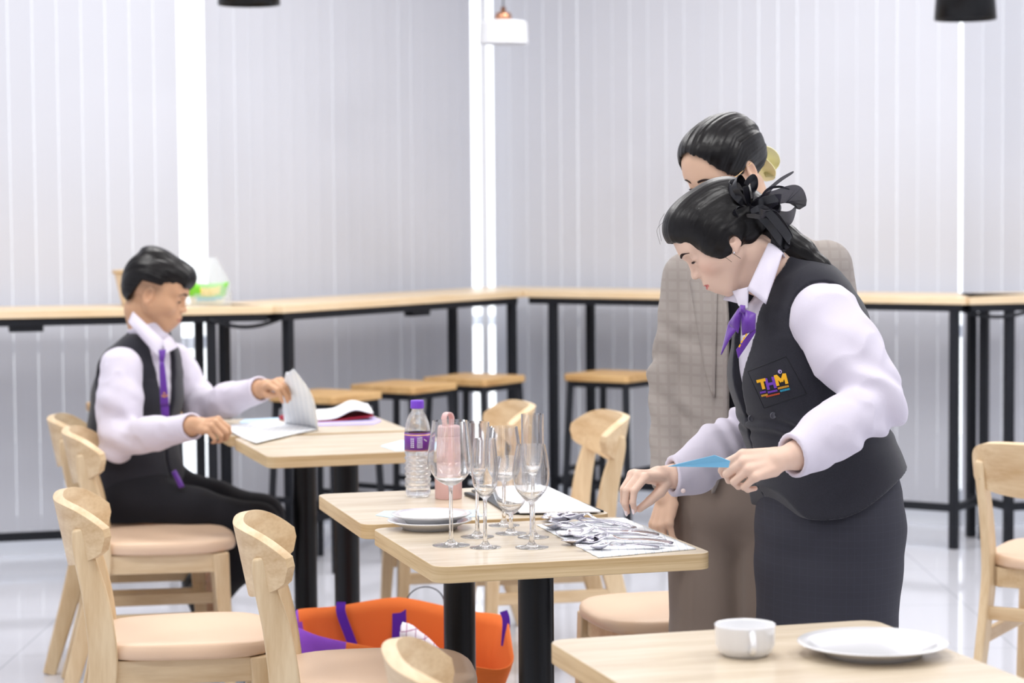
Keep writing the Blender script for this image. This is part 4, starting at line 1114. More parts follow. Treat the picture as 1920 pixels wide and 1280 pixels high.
def face_parts(o, R, sc, parent, look=0.35, lash=True, iris='iris', closed=0.55):
    """eyes, brows, lashes placed as children of the body"""
    L0 = WL(parent)
    for s in (-1, 1):
        c = (s*0.031, 0.0756, 0.0135)
        bm = bmesh.new()
        # visible slit of the eye: an almond strip lying on the eyelid ball
        n = 12; rr = 0.01335
        for band, m_i in ((0, 0),):
            rows = []
            for i in range(n+1):
                u = -1+2*i/n; half = (1-u*u)**0.75
                top = math.radians(-19 + 11*half); bot = math.radians(-27 - 3*half)
                if closed > .9: top = bot + math.radians(2*half)
                az = math.radians(46*u*0.9 + s*10)
                row = []
                for k in range(4):
                    el = bot + (top-bot)*k/3*half + (top-bot)*0.5*(1-half)
                    row.append(loc(o, R*sc, (c[0]+rr*math.sin(az)*math.cos(el)*1.32, c[1]-0.0004+rr*math.cos(az)*math.cos(el), c[2]+rr*math.sin(el)*0.98)) - L0)
                rows.append([bm.verts.new(v) for v in row])
            for r0, r1 in zip(rows, rows[1:]):
                for k in range(3): bm.faces.new((r0[k], r1[k], r1[k+1], r0[k+1]))
        for f in bm.faces: f.material_index = 0
        bm.faces.ensure_lookup_table()
        for f in bm.faces:
            q = (R.T@_v(f.calc_center_median()+L0-Vector(o)))/sc
            if abs(q[0]-c[0]-s*0.0006) < 0.0058: f.material_index = 1
        ey = bm_obj('eye', bm, None, parent, sm=True, mats=[M['eyewhite'], M[iris]])
        bvh = BVHTree.FromPolygons([v.co for v in parent.data.vertices], [tuple(p.vertices) for p in parent.data.polygons]) if s == -1 else bvh
        fwd = Vector((R[:, 1]).tolist())
        bm = bmesh.new(); rows = []
        for i in range(13):
            t = i/12; x = s*(0.0115+0.0385*t); z = 0.0335 + 0.0075*math.sin(PI*min(1, t*0.75+0.08)) - 0.006*t; hw = 0.0030*(0.55+0.45*math.sin(PI*min(1, t+.25)))*(1-t**4*0.85)
            row = []
            for k in (-1, 0, 1):
                o_ = loc(o, R*sc, (x, 0.16, z+k*hw)) - L0; hit = bvh.ray_cast(o_, -fwd)
                p = hit[0] if hit[0] is not None else loc(o, R*sc, (x, 0.09, z)) - L0
                row.append(bm.verts.new(p + fwd*(0.0012 if k == 0 else 0.0004)))
            rows.append(row)
        for r0, r1 in zip(rows, rows[1:]):
            for k in range(2): bm.faces.new((r0[k], r1[k], r1[k+1], r0[k+1]))
        eb = bm_obj('eyebrow', bm, M['brow'], parent, sm=True); solid(eb, 0.0008, 0)
        if lash:
            bm = bmesh.new(); pts = []
            for i in range(11):
                u = -1+2*i/10; az = math.radians(44*u*0.9 + s*10); el = math.radians(-20 + 13*(1-u*u)); r_ = rr+0.0012
                pts.append(loc(o, R*sc, (c[0]+r_*math.sin(az)*math.cos(el)*1.34, c[1]+r_*math.cos(az)*math.cos(el), c[2]+r_*math.sin(el))) - L0)
            add_tube(bm, pts, [0.0008+0.0009*math.sin(PI*i/10) for i in range(11)], 6); bm_obj('eyelashes', bm, M['brow'], parent, sm=True)
def hand_nodes(wrist, fwd, back, side, curls, thumb, sc=1.0, spread=1.0):
    """wrist: point, fwd: towards the knuckles, back: normal of the back of the hand, side: +1 if the thumb is on the +x side of frame(fwd, back).
    curls: for index..little (mcp, pip, dip) degrees; thumb: list of local points of the thumb from its root"""
    R = frame(fwd, back); P = []; tips = []
    Wr = _v(wrist)
    def G(p): return Wr + R@(_v(p)*sc)
    base = [(0.026, 0.082, 0.0), (0.0085, 0.086, 0.002), (-0.0095, 0.083, 0.001), (-0.026, 0.075, -0.003)]
    lens = [(0.042, 0.025, 0.020), (0.046, 0.029, 0.021), (0.043, 0.027, 0.021), (0.034, 0.020, 0.018)]
    rad = [(0.0088, 0.0080, 0.0072, 0.0060), (0.0090, 0.0082, 0.0074, 0.0061), (0.0086, 0.0078, 0.0070, 0.0058), (0.0076, 0.0068, 0.0061, 0.0051)]
    sp = [7, 1.5, -4, -10]
    for i in range(4):
        b = np.array([side*base[i][0], base[i][1], base[i][2]]); an = 0; pts = [b]
        s0 = math.radians(sp[i]*spread)*side
        for j in range(3):
            an += math.radians(curls[i][j]); d = np.array([math.sin(s0)*math.cos(an), math.cos(s0)*math.cos(an), -math.sin(an)])
            pts.append(pts[-1]+d*lens[i][j])
        fing = [RC(G(pts[j]), G(pts[j+1]), rad[i][j]*sc, rad[i][j+1]*sc) for j in range(3)]
        P.append(SU(fing, 0.002*sc)); tips.append((G(pts[3]), G(pts[2]), an, s0))
        P.append(RC(G((side*base[i][0]*0.55, 0.018, 0.000)), G(b), 0.0125*sc, 0.0100*sc))
    tp = [G((side*p[0], p[1], p[2])) for p in thumb]
    rt = (0.0150, 0.0125, 0.0100, 0.0078)
    P.append(SU([RC(tp[j], tp[j+1], rt[j]*sc, rt[j+1]*sc) for j in range(3)], 0.003*sc)); 
    P.append(RC(G((-side*0.018, 0.030, -0.009)), G((-side*0.020, 0.055, -0.007)), 0.0125*sc, 0.0115*sc))
    P.append(RC(G((0, -0.02, 0)), G((0, 0.02, 0)), 0.0215*sc, 0.0225*sc))
    return P, tips, tp, R
CURL_RELAX = [(18, 28, 15), (24, 34, 18), (30, 38, 20), (34, 40, 22)]
def nails(tips, tp, R, sc, m, parent, name='fingernail', side=1):
    L0 = WL(parent)
    def nail(tip, prev, nrm, w_, l_):
        d = Vector((tip-prev).tolist()).normalized(); n = Vector(nrm).normalized(); n = (n-d*n.dot(d)).normalized(); s = d.cross(n)
        c = Vector(tip.tolist()); bm = bmesh.new(); rows = []
        for i in range(6):
            t = i/5; row = []
            for j in range(5):
                a = (j/4-0.5)*1.7; hw = w_*(0.85 if t < .1 else 1.0)*(1 - 0.75*max(0, t-0.75)/0.25)
                row.append(bm.verts.new(c + d*(-l_*0.55 + l_*1.15*t) + s*(math.sin(a)*hw) + n*(w_*0.98*math.cos(a) - 0.0002) - L0))
            rows.append(row)
        for r0, r1 in zip(rows, rows[1:]):
            for k in range(4): bm.faces.new((r0[k], r0[k+1], r1[k+1], r1[k]))
        o = bm_obj(name, bm, m, parent, sm=True); solid(o, 0.0006, 0)
    for (tip, prev, an, s0), r_ in zip(tips, (0.0064, 0.0065, 0.0062, 0.0054)):
        nr = R@np.array([0, math.sin(an), math.cos(an)]); nail(tip, prev, nr, r_*sc, 0.0125*sc)
    return nail
def sleeve_wr(amp, pts, freq=70):
    """soft folds running round a sleeve"""
    A = _v([list(p) for p in pts])
    def f(P):
        return amp*(vnoise(P*np.array([freq*0.5, freq*0.5, freq])+3.1)-0.5) + amp*0.5*(vnoise(P*freq*1.3+9)-0.5)
    return f
# ------------------------------------------------------------------ shared clothing and hair helpers
def ribbon(name, pts, w0, t, m, parent, side=(1, 0, 0), taper=True, n=6):
    """flat band of cloth through points"""
    L0 = WL(parent); cp = catmull([Vector(p)-L0 for p in pts], n); k = len(cp)
    ws = [w0*(0.35+0.65*math.sin(PI*min(1, (i+1)/(k)*1.0))**0.5) if taper else w0 for i in range(k)]
    bm = bmesh.new(); add_beam(bm, cp, ws, t, side=side); o = bm_obj(name, bm, m, parent, sm=True); return bevel(o, t*0.3, 1)
def patch(name, P, m, parent, t=0.002, bulge=0.0, nrm=(0, -1, 0), n=10):
    """quad patch with corners P[0..3] (world), swollen along nrm"""
    L0 = WL(parent); P = [Vector(p)-L0 for p in P]; nr = Vector(nrm).normalized(); V = []; F = []
    for i in range(n+1):
        for j in range(n+1):
            s, u = i/n, j/n; V.append((P[0]*(1-s)+P[1]*s)*(1-u)+(P[3]*(1-s)+P[2]*s)*u + nr*bulge*math.sin(PI*s)*math.sin(PI*u))
    for i in range(n):
        for j in range(n): F.append((i*(n+1)+j, (i+1)*(n+1)+j, (i+1)*(n+1)+j+1, i*(n+1)+j+1))
    o = mesh_obj(name, V, F, m, parent, sm=True); solid(o, t, 0); return o
def bbox(lo, hi, pad=0.02): return np.minimum(_v(lo), _v(hi))-pad, np.maximum(_v(lo), _v(hi))+pad
def yz(v): return [list(v)][0]

# ------------------------------------------------------------------ woman bending over the cutlery
def build_server():
    F_ = Vector((-0.93, -0.36, 0)).normalized(); RT = Vector((F_.y, -F_.x, 0))     # RT = her right (far side)
    Y0 = 4.50
    A = lambda px, py, d=0.0: at(px, py, Y0 + d)
    org = A(1550, 1000); org.z = 0
    pelvis, hip, waist, rib, bust, chest, shl, nb = A(1552, 975), A(1553, 930), A(1543, 850), A(1517, 775), A(1502, 700), A(1503, 625), A(1500, 570), A(1478, 525)
    # ---- head
    ho = A(1366, 451, -0.02); sc = 0.93
    yaw, pit = math.radians(-92), math.radians(-39)
    hf = Vector((math.sin(yaw)*math.cos(pit), -math.cos(yaw)*math.cos(pit), math.sin(pit)))
    hR = frame(hf, (0, 0.05, 1))
    H = lambda p: loc(ho, hR*sc, p)
    # ---- arms
    nsh = A(1548, 596, -0.155); nel = A(1640, 752, -0.25); nwr = A(1497, 852, -0.36); nwr2 = A(1474, 858, -0.375)
    fsh = A(1462, 600, 0.165); fel = A(1428, 792, 0.24); fwr = A(1272, 892, 0.16); fwr2 = A(1247, 893, 0.15)
    # ---- near (left) hand pinching the blue paper
    nf = (A(1398, 873, -0.40) - nwr2).normalized(); nbk = Vector((0.10, -0.80, 0.62))
    cur = [(40, 52, 22), (52, 62, 35), (58, 66, 38), (60, 68, 40)]
    th = [(.014, .012, -.010), (.026, .042, -.028), (.020, .070, -.042), (.012, .094, -.050)]
    hn = hand_nodes(nwr2, nf, nbk, -1 if False else 1, cur, th, 0.94, 0.5)
    # ---- far (right) hand reaching down
    ff = (A(1172, 889, 0.08) - fwr2).normalized(); fbk = Vector((-0.12, -0.22, 0.95))
    cur2 = [(46, 46, 26), (50, 44, 26), (56, 44, 26), (62, 44, 28)]
    th2 = [(.014, .010, -.012), (.027, .034, -.030), (.028, .060, -.050), (.024, .084, -.070)]
    hn2 = hand_nodes(fwr2, ff, fbk, -1, cur2, th2, 0.94, 0.7)
    head = XF(SU([head_shape()], .01), ho, hR, sc)
    neck = SU([RC(H((0, -0.018, -0.045)), nb + Vector((0, 0, 0.015)), 0.052*sc, 0.054), RC(nb, shl, 0.056, 0.06), RC(H((0, .022, -.078)), nb + F_*.030, .030, .045)], 0.02)
    knee_n, knee_f = A(1535, 1180, -0.08), A(1545, 1175, 0.09)
    kn = [Vector((p.x, p.y, 0.42)) for p in (knee_n, knee_f)]
    core = [RC(shl, rib, .07, .07), RC(rib, pelvis, .07, .08), RC(shl, nsh, .05, .035), RC(shl, fsh, .05, .035), RC(nsh, nel, .035, .030), RC(nel, nwr, .030, .024), RC(nwr, nwr2, .024, .021),
            RC(fsh, fel, .035, .030), RC(fel, fwr, .030, .023), RC(fwr, fwr2, .023, .021)]
    for s, k in ((-1, kn[0]), (1, kn[1])):
        ank = Vector((k.x + 0.02, k.y, 0.09)); core += [RC(pelvis + RT*s*0.06, k, .07, .05), RC(k, (k+ank)/2 + Vector((0.015, 0, 0.06)), .050, .052), RC((k+ank)/2 + Vector((0.015, 0, 0.06)), ank, .052, .032),
                 RC(ank, ank + F_*0.12 + Vector((0, 0, -0.055)), .032, .026), EL(ank + Vector((0.01, 0, -0.05)), (.032, .03, .032))]
    body = SU([SU([head, neck], 0.012), SU(core, 0.02), SU(hn[0], 0.006), SU(hn2[0], 0.006)], 0.006)
    lo, hi = (-0.02 + min(fwr2.x-0.16, ho.x-0.2), 4.0, 0.0), (max(nel.x, org.x)+0.12, 4.95, ho.z+0.16)
    def warm(C):
        q = (C-_v(ho))@hR/sc; a = 0
        for s in (-1, 1): a = a + np.exp(-(((q[:, 0]-s*.042)/.020)**2+((q[:, 1]-.066)/.03)**2+((q[:, 2]+.016)/.018)**2))*0.9
        a = a + np.exp(-(((np.abs(q[:, 0])-.076)/.010)**2+((q[:, 1]+.004)/.02)**2+((q[:, 2]-.004)/.03)**2))*.5
        for tips in (hn[1], hn2[1]):
            for tp_ in tips: a = a + 0.5*np.exp(-((C-tp_[0])**2).sum(1)/.012**2)
        return np.clip(a, 0, 1)
    b = sdf_obj('person', body, lo, hi, 0.0023, M['skin_f'], None, origin=org, attrs={'lip': lip_mask(ho, hR, sc), 'warm': warm})
    tag(b, 'person in charcoal vest and skirt bending over the cutlery, blue paper in hand', 'person')
    face_parts(ho, hR, sc, b, closed=0.75)
    nails(hn2[1], hn2[2], hn2[3], 0.94, M['nail'], b)
    # thumb nail of the far hand
    # ---- shirt: torso plus sleeves
    def torso(e, ew=0.0):
        return LF([(hip, .165+e, .130+e), (waist, .148+e, .126+e), (rib, .146+e, .124+e), (bust, .150+e, .128+e), (chest, .150+e, .118+e), (shl, .120+e, .085+e), (nb, .062+e, .058+e)], RT)
    def folds(ax_a, ax_b, amp, fr):
        a, d = _v(ax_a), _v(ax_b)-_v(ax_a); L = np.linalg.norm(d); d = d/L
        def f(P):
            t = (P-a)@d; w_ = vnoise(P*14+5)*0.06
            return amp*np.sin((t+w_)*fr)*vnoise(P*9+2) + amp*0.5*(vnoise(P*34)-.5)
        return f
    def elbow_folds(P):
        r = np.exp(-((P-_v(nel))**2).sum(1)/0.10**2); r2 = np.exp(-((P-_v(fel))**2).sum(1)/0.12**2)
        q = P@_v(Vector((0.5, 0.2, 0.85)))
        q2 = P@_v(Vector((0.9, 0.0, 0.45)))
        return 0.0085*r*np.sin(q*110+7*vnoise(P*12)) + 0.007*r2*np.sin(q2*150+6*vnoise(P*12)) + 0.0060*(vnoise(P*15+7)-.5) + 0.0050*(np.abs(vnoise(P@np.array([[22., 6, 0], [6, 12, 8], [-9, 0, 20]])+3)-.5)*-2+.5)
    sl_n = SU([RC(nsh, nsh.lerp(nel, .45), .066, .064), RC(nsh.lerp(nel, .45), nel, .064, .053), RC(nel, nel.lerp(nwr, .55), .054, .049), RC(nel.lerp(nwr, .55), nwr, .049, .039)], 0.03)
    d_ = (nwr2-nwr).normalized(); cuff_n = RC(nwr - d_*0.045, nwr + d_*0.012, .0385, .0405)
    sl_f = SU([RC(fsh, fel, .062, .054), RC(fel, fel.lerp(fwr, .5), .055, .049), RC(fel.lerp(fwr, .5), fwr, .049, .037)], 0.03)
    e_ = (fwr2-fwr).normalized(); cuff_f = RC(fwr - e_*0.045, fwr + e_*0.012, .0365, .040)
    sh = SU([torso(-.002), SU([sl_n, cuff_n], .004), SU([sl_f, cuff_f], .004)], 0.018)
    sh = DP(sh, elbow_folds)
    sh = SU([sh, OF(RC(nb + (H((0, -.02, -.05))-nb)*0.05, nb + (H((0, -.02, -.05))-nb)*0.38, .058, .056), 0)], 0.012)
    cutn = IN(PL(nwr + d_*0.016, -d_), RC(nwr - d_*.05, nwr + d_*.2, .12, .12)); cutf = IN(PL(fwr + e_*0.016, -e_), RC(fwr - e_*.05, fwr + e_*.2, .12, .12))
    cutn = SU([cutn, RC(nwr - d_*0.005, nwr + d_*.05, .031, .037)], 0); cutf = SU([cutf, RC(fwr - e_*0.005, fwr + e_*.05, .029, .036)], 0)
    nk = (H((0, -.02, -.05))-nb).normalized()
    sh = SB(SB(sh, cutn, .001), cutf, .001); sh = SB(sh, IN(PL(nb + nk*0.035, -nk), EL(nb + nk*.08, (.09, .09, .09))), .002)
    shirt = sdf_obj('shirt', sh, (fwr2.x-.08, 4.0, hip.z-.02), (nel.x+.12, 4.95, ho.z), 0.0032, M['shirt'], b)
    bm = bmesh.new(); p = A(1281, 920, 0.115); add_lathe(bm, [(0, 0), (.0045, 0), (.005, .001), (.0045, .002), (0, .0015)], 16); bmesh.ops.transform(bm, matrix=Matrix.Translation(p-WL(shirt)) @ Matrix.Rotation(PI/2, 4, 'X'), verts=bm.verts); bm_obj('cuff_button', bm, M['nail'], shirt, sm=True)
    # ---- collar leaves
    cl = [patch('collar', [A(1441, 456, -.085), A(1468, 474, -.105), A(1436, 570, -.150), A(1401, 543, -.118)], M['shirt'], shirt, .0025, .010)]
    patch('collar_stand', [A(1374, 546, -.05), A(1403, 538, -.105), A(1402, 580, -.115), A(1386, 574, -.09)], M['shirt'], shirt, .003, .006)
    patch('collar', [A(1372, 541, -.015), A(1400, 543, -.090), A(1400, 572, -.075), A(1356, 562, -.02)], M['shirt'], shirt, .0025, .004)
    patch('collar', [A(1441, 456, -.082), A(1470, 462, .02), A(1480, 500, .03), A(1467, 474, -.100)], M['shirt'], shirt, .0025, .006, (0.5, -.3, 1))
    # ---- vest
    VC = chest; FB = frame(F_, (0, 0, 1))
    zb = A(1400, 782).z; zn = A(1440, 560).z
    def vneck(P):
        q = (P-_v(VC))@FB; wv = 0.002 + 0.056*np.clip((P[:, 2]-zb)/(zn-zb), 0, 0.72)**1.15 - 0.010*np.clip((P[:, 2]-zb)/(zn-zb)-.75, 0, 1)
        return np.maximum(np.abs(q[:, 0])-wv, -q[:, 1]-0.0)*0.8
    def armhole(P):
        return SU.smin(RC(nsh + (Vector((.005, .02, .005))), nsh + RT*-.1, .070, .080)(P), RC(fsh, fsh + RT*.1, .070, .075)(P), 0)
    low = LF([(A(1560, 945), .190, .158), (A(1552, 900), .178, .150), (waist, .156, .136), (rib, .155, .134), (bust, .159, .139), (chest, .158, .129), (shl, .128, .096), (nb, .075, .070)], RT)
    hem_pts = None
    def hem(P):
        q = (P-_v(pelvis))@FB; y = q[:, 1]; x = np.abs(q[:, 0])
        # hem line: high at the back, two points at the front
        z0 = A(1700, 873).z - 0.02; zt = z0 + 0.020 - 0.085*sm01((y+0.13)/0.235) + 0.055*sm01((y-0.108)/0.045) 
        return (P[:, 2] - zt)*0.9
    vn = SB(SB(low, FN(vneck), .003), FN(armhole), .004)
    vn = SB(vn, FN(hem), .002)
    vn = DP(vn, lambda P: 0.006*np.exp(-((P[:, 2]-zb+.01)/.02)**2)*(np.sin(P[:, 2]*200+16*vnoise(P*7)))*.7 + 0.003*(vnoise(P*11)-.5))
    vn = SB(vn, OF(torso(0), -.012), 0)      # hollow
    vn = SB(vn, RC(nb, nb + (H((0, -.02, -.05))-nb)*1.0, .050, .058), .004)
    vest = sdf_obj('vest', vn, (A(1340, 700).x, 4.2, pelvis.z-.12), (A(1740, 800).x, 4.8, ho.z), 0.0032, M['vest'], b)
    # chest pocket outline, buttons and embroidered logo, laid on the vest with a ray cast
    bvh = BVHTree.FromPolygons([v.co + WL(vest) for v in vest.data.vertices], [tuple(p.vertices) for p in vest.data.polygons])
    camp = Vector((0, 0, CAM_H))
    def on_vest(px, py, lift=0.0012):
        d = (at(px, py, 4.5)-camp).normalized(); h = bvh.ray_cast(camp, d)
        if h[0] is None: return at(px, py, 4.36)
        n = h[1] if h[1].dot(d) < 0 else -h[1]
        return h[0] + n*lift
    LV = WL(vest)
    def seam(pts):
        bm = bmesh.new(); P = []
        for (x0, y0), (x1, y1) in zip(pts, pts[1:]):
            for k in range(12): P.append(on_vest(x0+(x1-x0)*k/12, y0+(y1-y0)*k/12, .0002)-LV)
        P.append(on_vest(*pts[-1], .0002)-LV); add_tube(bm, P, 0.0008, 5); bm_obj('pocket_seam', bm, M['blackm'], vest)
    seam([(1402, 696), (1433, 765), (1512, 737), (1474, 668), (1402, 696)])
    for (x, y) in ((1410, 783), (1451, 778)):
        p = on_vest(x, y, .0025); bm = bmesh.new(); add_lathe(bm, [(0, .001), (.0045, .001), (.0058, .0026), (.0066, .0015), (.0066, 0)], 20)
        bmesh.ops.transform(bm, matrix=Matrix.Translation(p-LV) @ Matrix.Rotation(PI/2, 4, 'X') @ Matrix.Rotation(0.3, 4, 'Y'), verts=bm.verts); bm_obj('button', bm, M['button'], vest, sm=True)
    thread = {'y': mat('yellow_thread', lin(240, 178, 24), .6), 'p': mat('purple_thread', lin(112, 58, 178), .6), 'l': mat('lilac_thread', lin(196, 176, 226), .6), 'r': mat('rust_thread', lin(190, 74, 34), .6), 'c': mat('cyan_thread', lin(40, 148, 178), .6), 'o': mat('ochre_thread', lin(210, 150, 40), .6)}
    # logo frame: u along the text, v up (pixels), rotated
    O = (1424.0, 731.0); ang = math.radians(-13); 
    def uv(u, v): 
        sk = 0.27
        x = u + v*(-sk)*1.0; return (O[0] + x*math.cos(ang) + 0*v, O[1] + u*math.sin(ang) - v)
    def quadpx(bm, Q):
        n = 3; rows = []
        for i in range(n+1):
            row = []
            for j in range(n+1):
                s, t = i/n, j/n
                x = (Q[0][0]*(1-s)+Q[1][0]*s)*(1-t)+(Q[3][0]*(1-s)+Q[2][0]*s)*t; y = (Q[0][1]*(1-s)+Q[1][1]*s)*(1-t)+(Q[3][1]*(1-s)+Q[2][1]*s)*t
                row.append(bm.verts.new(on_vest(*uv(x, y), .0016)-LV))
            rows.append(row)
        for i in range(n):
            for j in range(n): bm.faces.new((rows[i][j], rows[i+1][j], rows[i+1][j+1], rows[i][j+1]))
    def bar(bm, x0, y0, x1, y1, w_):
        dx, dy = x1-x0, y1-y0; L = math.hypot(dx, dy); nx, ny = -dy/L*w_/2, dx/L*w_/2
        quadpx(bm, [(x0+nx, y0+ny), (x1+nx, y1+ny), (x1-nx, y1-ny), (x0-nx, y0-ny)])
    def letter(bars, m):
        bm = bmesh.new()
        for q in bars: bar(bm, *q)
        o = bm_obj('logo_letter', bm, m, vest); solid(o, 0.0008, 0)
    letter([(0, 16, 17, 16, 5.5), (9.5, 14, 9.5, 0, 5.5)], thread['y'])
    letter([(18, -3, 18, 18, 5.0), (31, -3, 31, 18, 5.0), (18, 6.5, 31, 6.5, 5.0)], thread['p'])
    letter([(36.5, 0, 36.5, 20, 5.5), (53.5, 0, 53.5, 19, 5.5), (37, 18.5, 45, 6, 5.5), (53, 18.5, 45, 6, 5.5)], thread['y'])
    bm = bmesh.new()
    for k in range(10):
        a, c = 2*PI*k/10, 2*PI*(k+1)/10; bar(bm, 46.5+3*math.cos(a), 24+3*math.sin(a), 46.5+3*math.cos(c), 24+3*math.sin(c), 1.3)
    bar(bm, 45.3, 22.3, 45.3, 25.6, 1); bar(bm, 45.3, 25, 47.5, 25, 1); o = bm_obj('logo_mark', bm, thread['l'], vest); solid(o, .0008, 0)
    rn = random.Random(4)
    for (x0, x1, y, m_) in ((1, 12, -5, 'p'), (15, 33, -7.5, 'p'), (35, 56, -4.5, 'o'), (2, 14, -11, 'o'), (10, 36, -14.0, 'r'), (38, 56, -10, 'c')):
        bm = bmesh.new(); x = x0
        while x < x1: l = rn.uniform(1.4, 2.8); bar(bm, x, y, min(x+l, x1), y, 3.6 if m_ != 'r' else 3.0); x += l+0.5
        o = bm_obj('logo_caption', bm, thread[m_], vest); solid(o, .0006, 0)
    # ---- skirt
    skb = A(1550, 1175); skb2 = Vector((skb.x+0.0, skb.y, 0.46)); k1 = A(1552, 1060)
    sk = LF([(skb2 + Vector((0, 0, -.0)), .160, .128), (skb, .165, .130), (k1, .172, .137), (A(1555, 985), .176, .139), (hip, .168, .132), (waist, .150, .118)], RT)
    sk = DP(sk, lambda P: 0.004*(vnoise(P*np.array([9, 9, 2.2])+4)-.5))
    sk = SB(sk, PL(skb2 + Vector((0, 0, .012)), (0, 0, 1)), .002)
    sdf_obj('skirt', sk, (A(1390, 1000).x, 4.2, 0.44), (A(1730, 1000).x, 4.8, waist.z), 0.004, M['skirt'], b)
    for s, k in ((-1, kn[0]), (1, kn[1])):
        ank = Vector((k.x + 0.02, k.y, 0.09))
        s_ = SU([RC(ank + F_*-.02 + Vector((0, 0, -.055)), ank + F_*0.15 + Vector((0, 0, -.063)), .036, .030), EL(ank + F_*.15 + Vector((0, 0, -.065)), (.04, .036, .024))], .02)
        s_ = SB(s_, PL((0, 0, 0.002), (0, 0, 1)), .001); s_ = SU([s_, BX(ank + F_*-.03 + Vector((0, 0, -.065)), (.024, .022, .024), .005)], .006)
        s_ = IN(s_, PL((0, 0, 0.001), (0, 0, -1)))
        sdf_obj('shoe', s_, (ank.x-.25, ank.y-.15, -.005), (ank.x+.1, ank.y+.1, .1), 0.004, M['shoe'], b)
    # ---- bow tie
    LFT = (0.9, -0.35, 0.2)
    T_ = lambda x, y, d=-.145: A(x, y, d)
    def flap(P, bul=.006, m=M['purple']): return patch('bow_tie', P, m, b, .0025, bul, (-.3, -1, .1))
    flap([T_(1386, 577), T_(1394, 578), T_(1384, 625, -.150), T_(1366, 606, -.135)], .012)
    flap([T_(1366, 606, -.13), T_(1388, 608, -.15), T_(1371, 632, -.145), T_(1352, 665, -.125)], .006)
    flap([T_(1388, 577), T_(1417, 588, -.150), T_(1416, 618, -.155), T_(1392, 629, -.155)], .012)
    flap([T_(1416, 612, -.152), T_(1417, 622, -.152), T_(1384, 672, -.150), T_(1380, 655, -.150)], .002)
    flap([T_(1388, 572, -.15), T_(1397, 573, -.15), T_(1396, 586, -.158), T_(1388, 586, -.158)], .008)
    bm = bmesh.new(); L0 = WL(b)
    for (x, y) in ((1399, 628), (1395, 634), (1391, 640), (1387, 648)):
        add_box(bm, T_(x, y, -.1575)-L0, (.0028, .001, .0060), Euler((0, .5, 0)).to_matrix())
    bm_obj('gold_print', bm, thread['y'], b)
    # ---- hair
    def strands(P):
        q = (P-_v(ho))@hR/sc; a = np.arctan2(q[:, 0], q[:, 2]-.01+np.maximum(0, q[:, 1])*.5)
        return 0.0010*(vnoise(np.stack([a*16, q[:, 1]*3, q[:, 1]*0+2], 1))-.5) + 0.0008*(vnoise(np.stack([a*42, q[:, 1]*4, q[:, 1]*0+7], 1))-.5)
    hh = SU([EL((0, -0.012, 0.052), (0.079, 0.099, 0.080)), EL((0, 0.036, 0.078), (0.066, 0.068, 0.056)), EL((0, -0.055, 0.015), (0.062, 0.055, 0.055)), EL((0, .02, .06), (.0785, .06, .055)), EL((-.060, .010, .014), (.029, .050, .046)), EL((.060, .010, .014), (.029, .050, .046)), EL((0, -.045, -.022), (.056, .045, .035)), RC((0, -.06, .02), (0, -.112, -.004), .05, .022)], .02)
    face = FN(lambda q: np.maximum(q[:, 2] - (0.0745 - 0.035*(np.abs(q[:, 0])/.07)**2 + np.minimum(0, (q[:, 1]-.088))*1.30), -(q[:, 1]-0.012))*0.6)
    back = FN(lambda q: np.maximum(q[:, 2] - (-0.040 - (q[:, 1]+.02)*0.15), (q[:, 1]-0.0125))*0.75)
    ear = SU([EL((s*.088, -.006, -.016), (.024, .0135, .020)) for s in (-1, 1)], 0)
    hh = SB(SB(SB(hh, face, .004), back, .006), ear, .004)
    hn_ = DP(XF(hh, ho, hR, sc), strands)
    pt = [A(1404, 412, .0), A(1430, 428, -.01), A(1466, 450, -.02), A(1502, 474, -.03), A(1538, 499, -.04), A(1566, 517, -.045)]
    prr = [.022, .030, .031, .026, .016, .004]
    tail = SU([RC(pt[i], pt[i+1], prr[i], prr[i+1]) for i in range(5)], .02)
    def tstr(P):
        d = _v(pt[5]-pt[0]); d /= np.linalg.norm(d); q = P-_v(pt[0]); t = q@d; r = q-t[:, None]*d
        return 0.0022*(vnoise(np.stack([r[:, 0]*260, r[:, 1]*260, r[:, 2]*260], 1))-.5)
    hair = sdf_obj('hair', SU([hn_, DP(tail, tstr)], .01), (ho.x-.17, 4.3, ho.z-.12), (pt[5].x+.03, 4.68, ho.z+.16), 0.0022, M['hair'], b)
    rn = random.Random(8)
    for k in range(3):      # loose strands
        x = rn.uniform(-.03, .06); a0 = H((-.066-.01*rn.random(), .02+x*.3, .02)); a1 = H((-.078, .022+x*.4, -.005)); a2 = H((-.078+.01*rn.random(), .012+x*.5, -.025-.03*rn.random()))
        bm = bmesh.new(); add_tube(bm, [p-WL(hair) for p in catmull([a0, a1, a2], 4)], 0.00045, 4); bm_obj('loose_strand', bm, M['hair'], hair)
    for k in range(2):
        bm = bmesh.new(); p0 = A(1246+3*k, 400+12*k, -.03); p1 = A(1236-4*k, 420+10*k, -.04); p2 = A(1240-2*k, 452+6*k, -.05); add_tube(bm, [p-WL(hair) for p in catmull([p0, p1, p2], 5)], 0.00035, 4); bm_obj('loose_strand', bm, M['hair'], hair)
    # ---- black ribbon bow
    C0 = (1406, 390, -.055)
    organza = mat('black_organza', lin(48, 46, 58), .5, .3, alpha=.72)
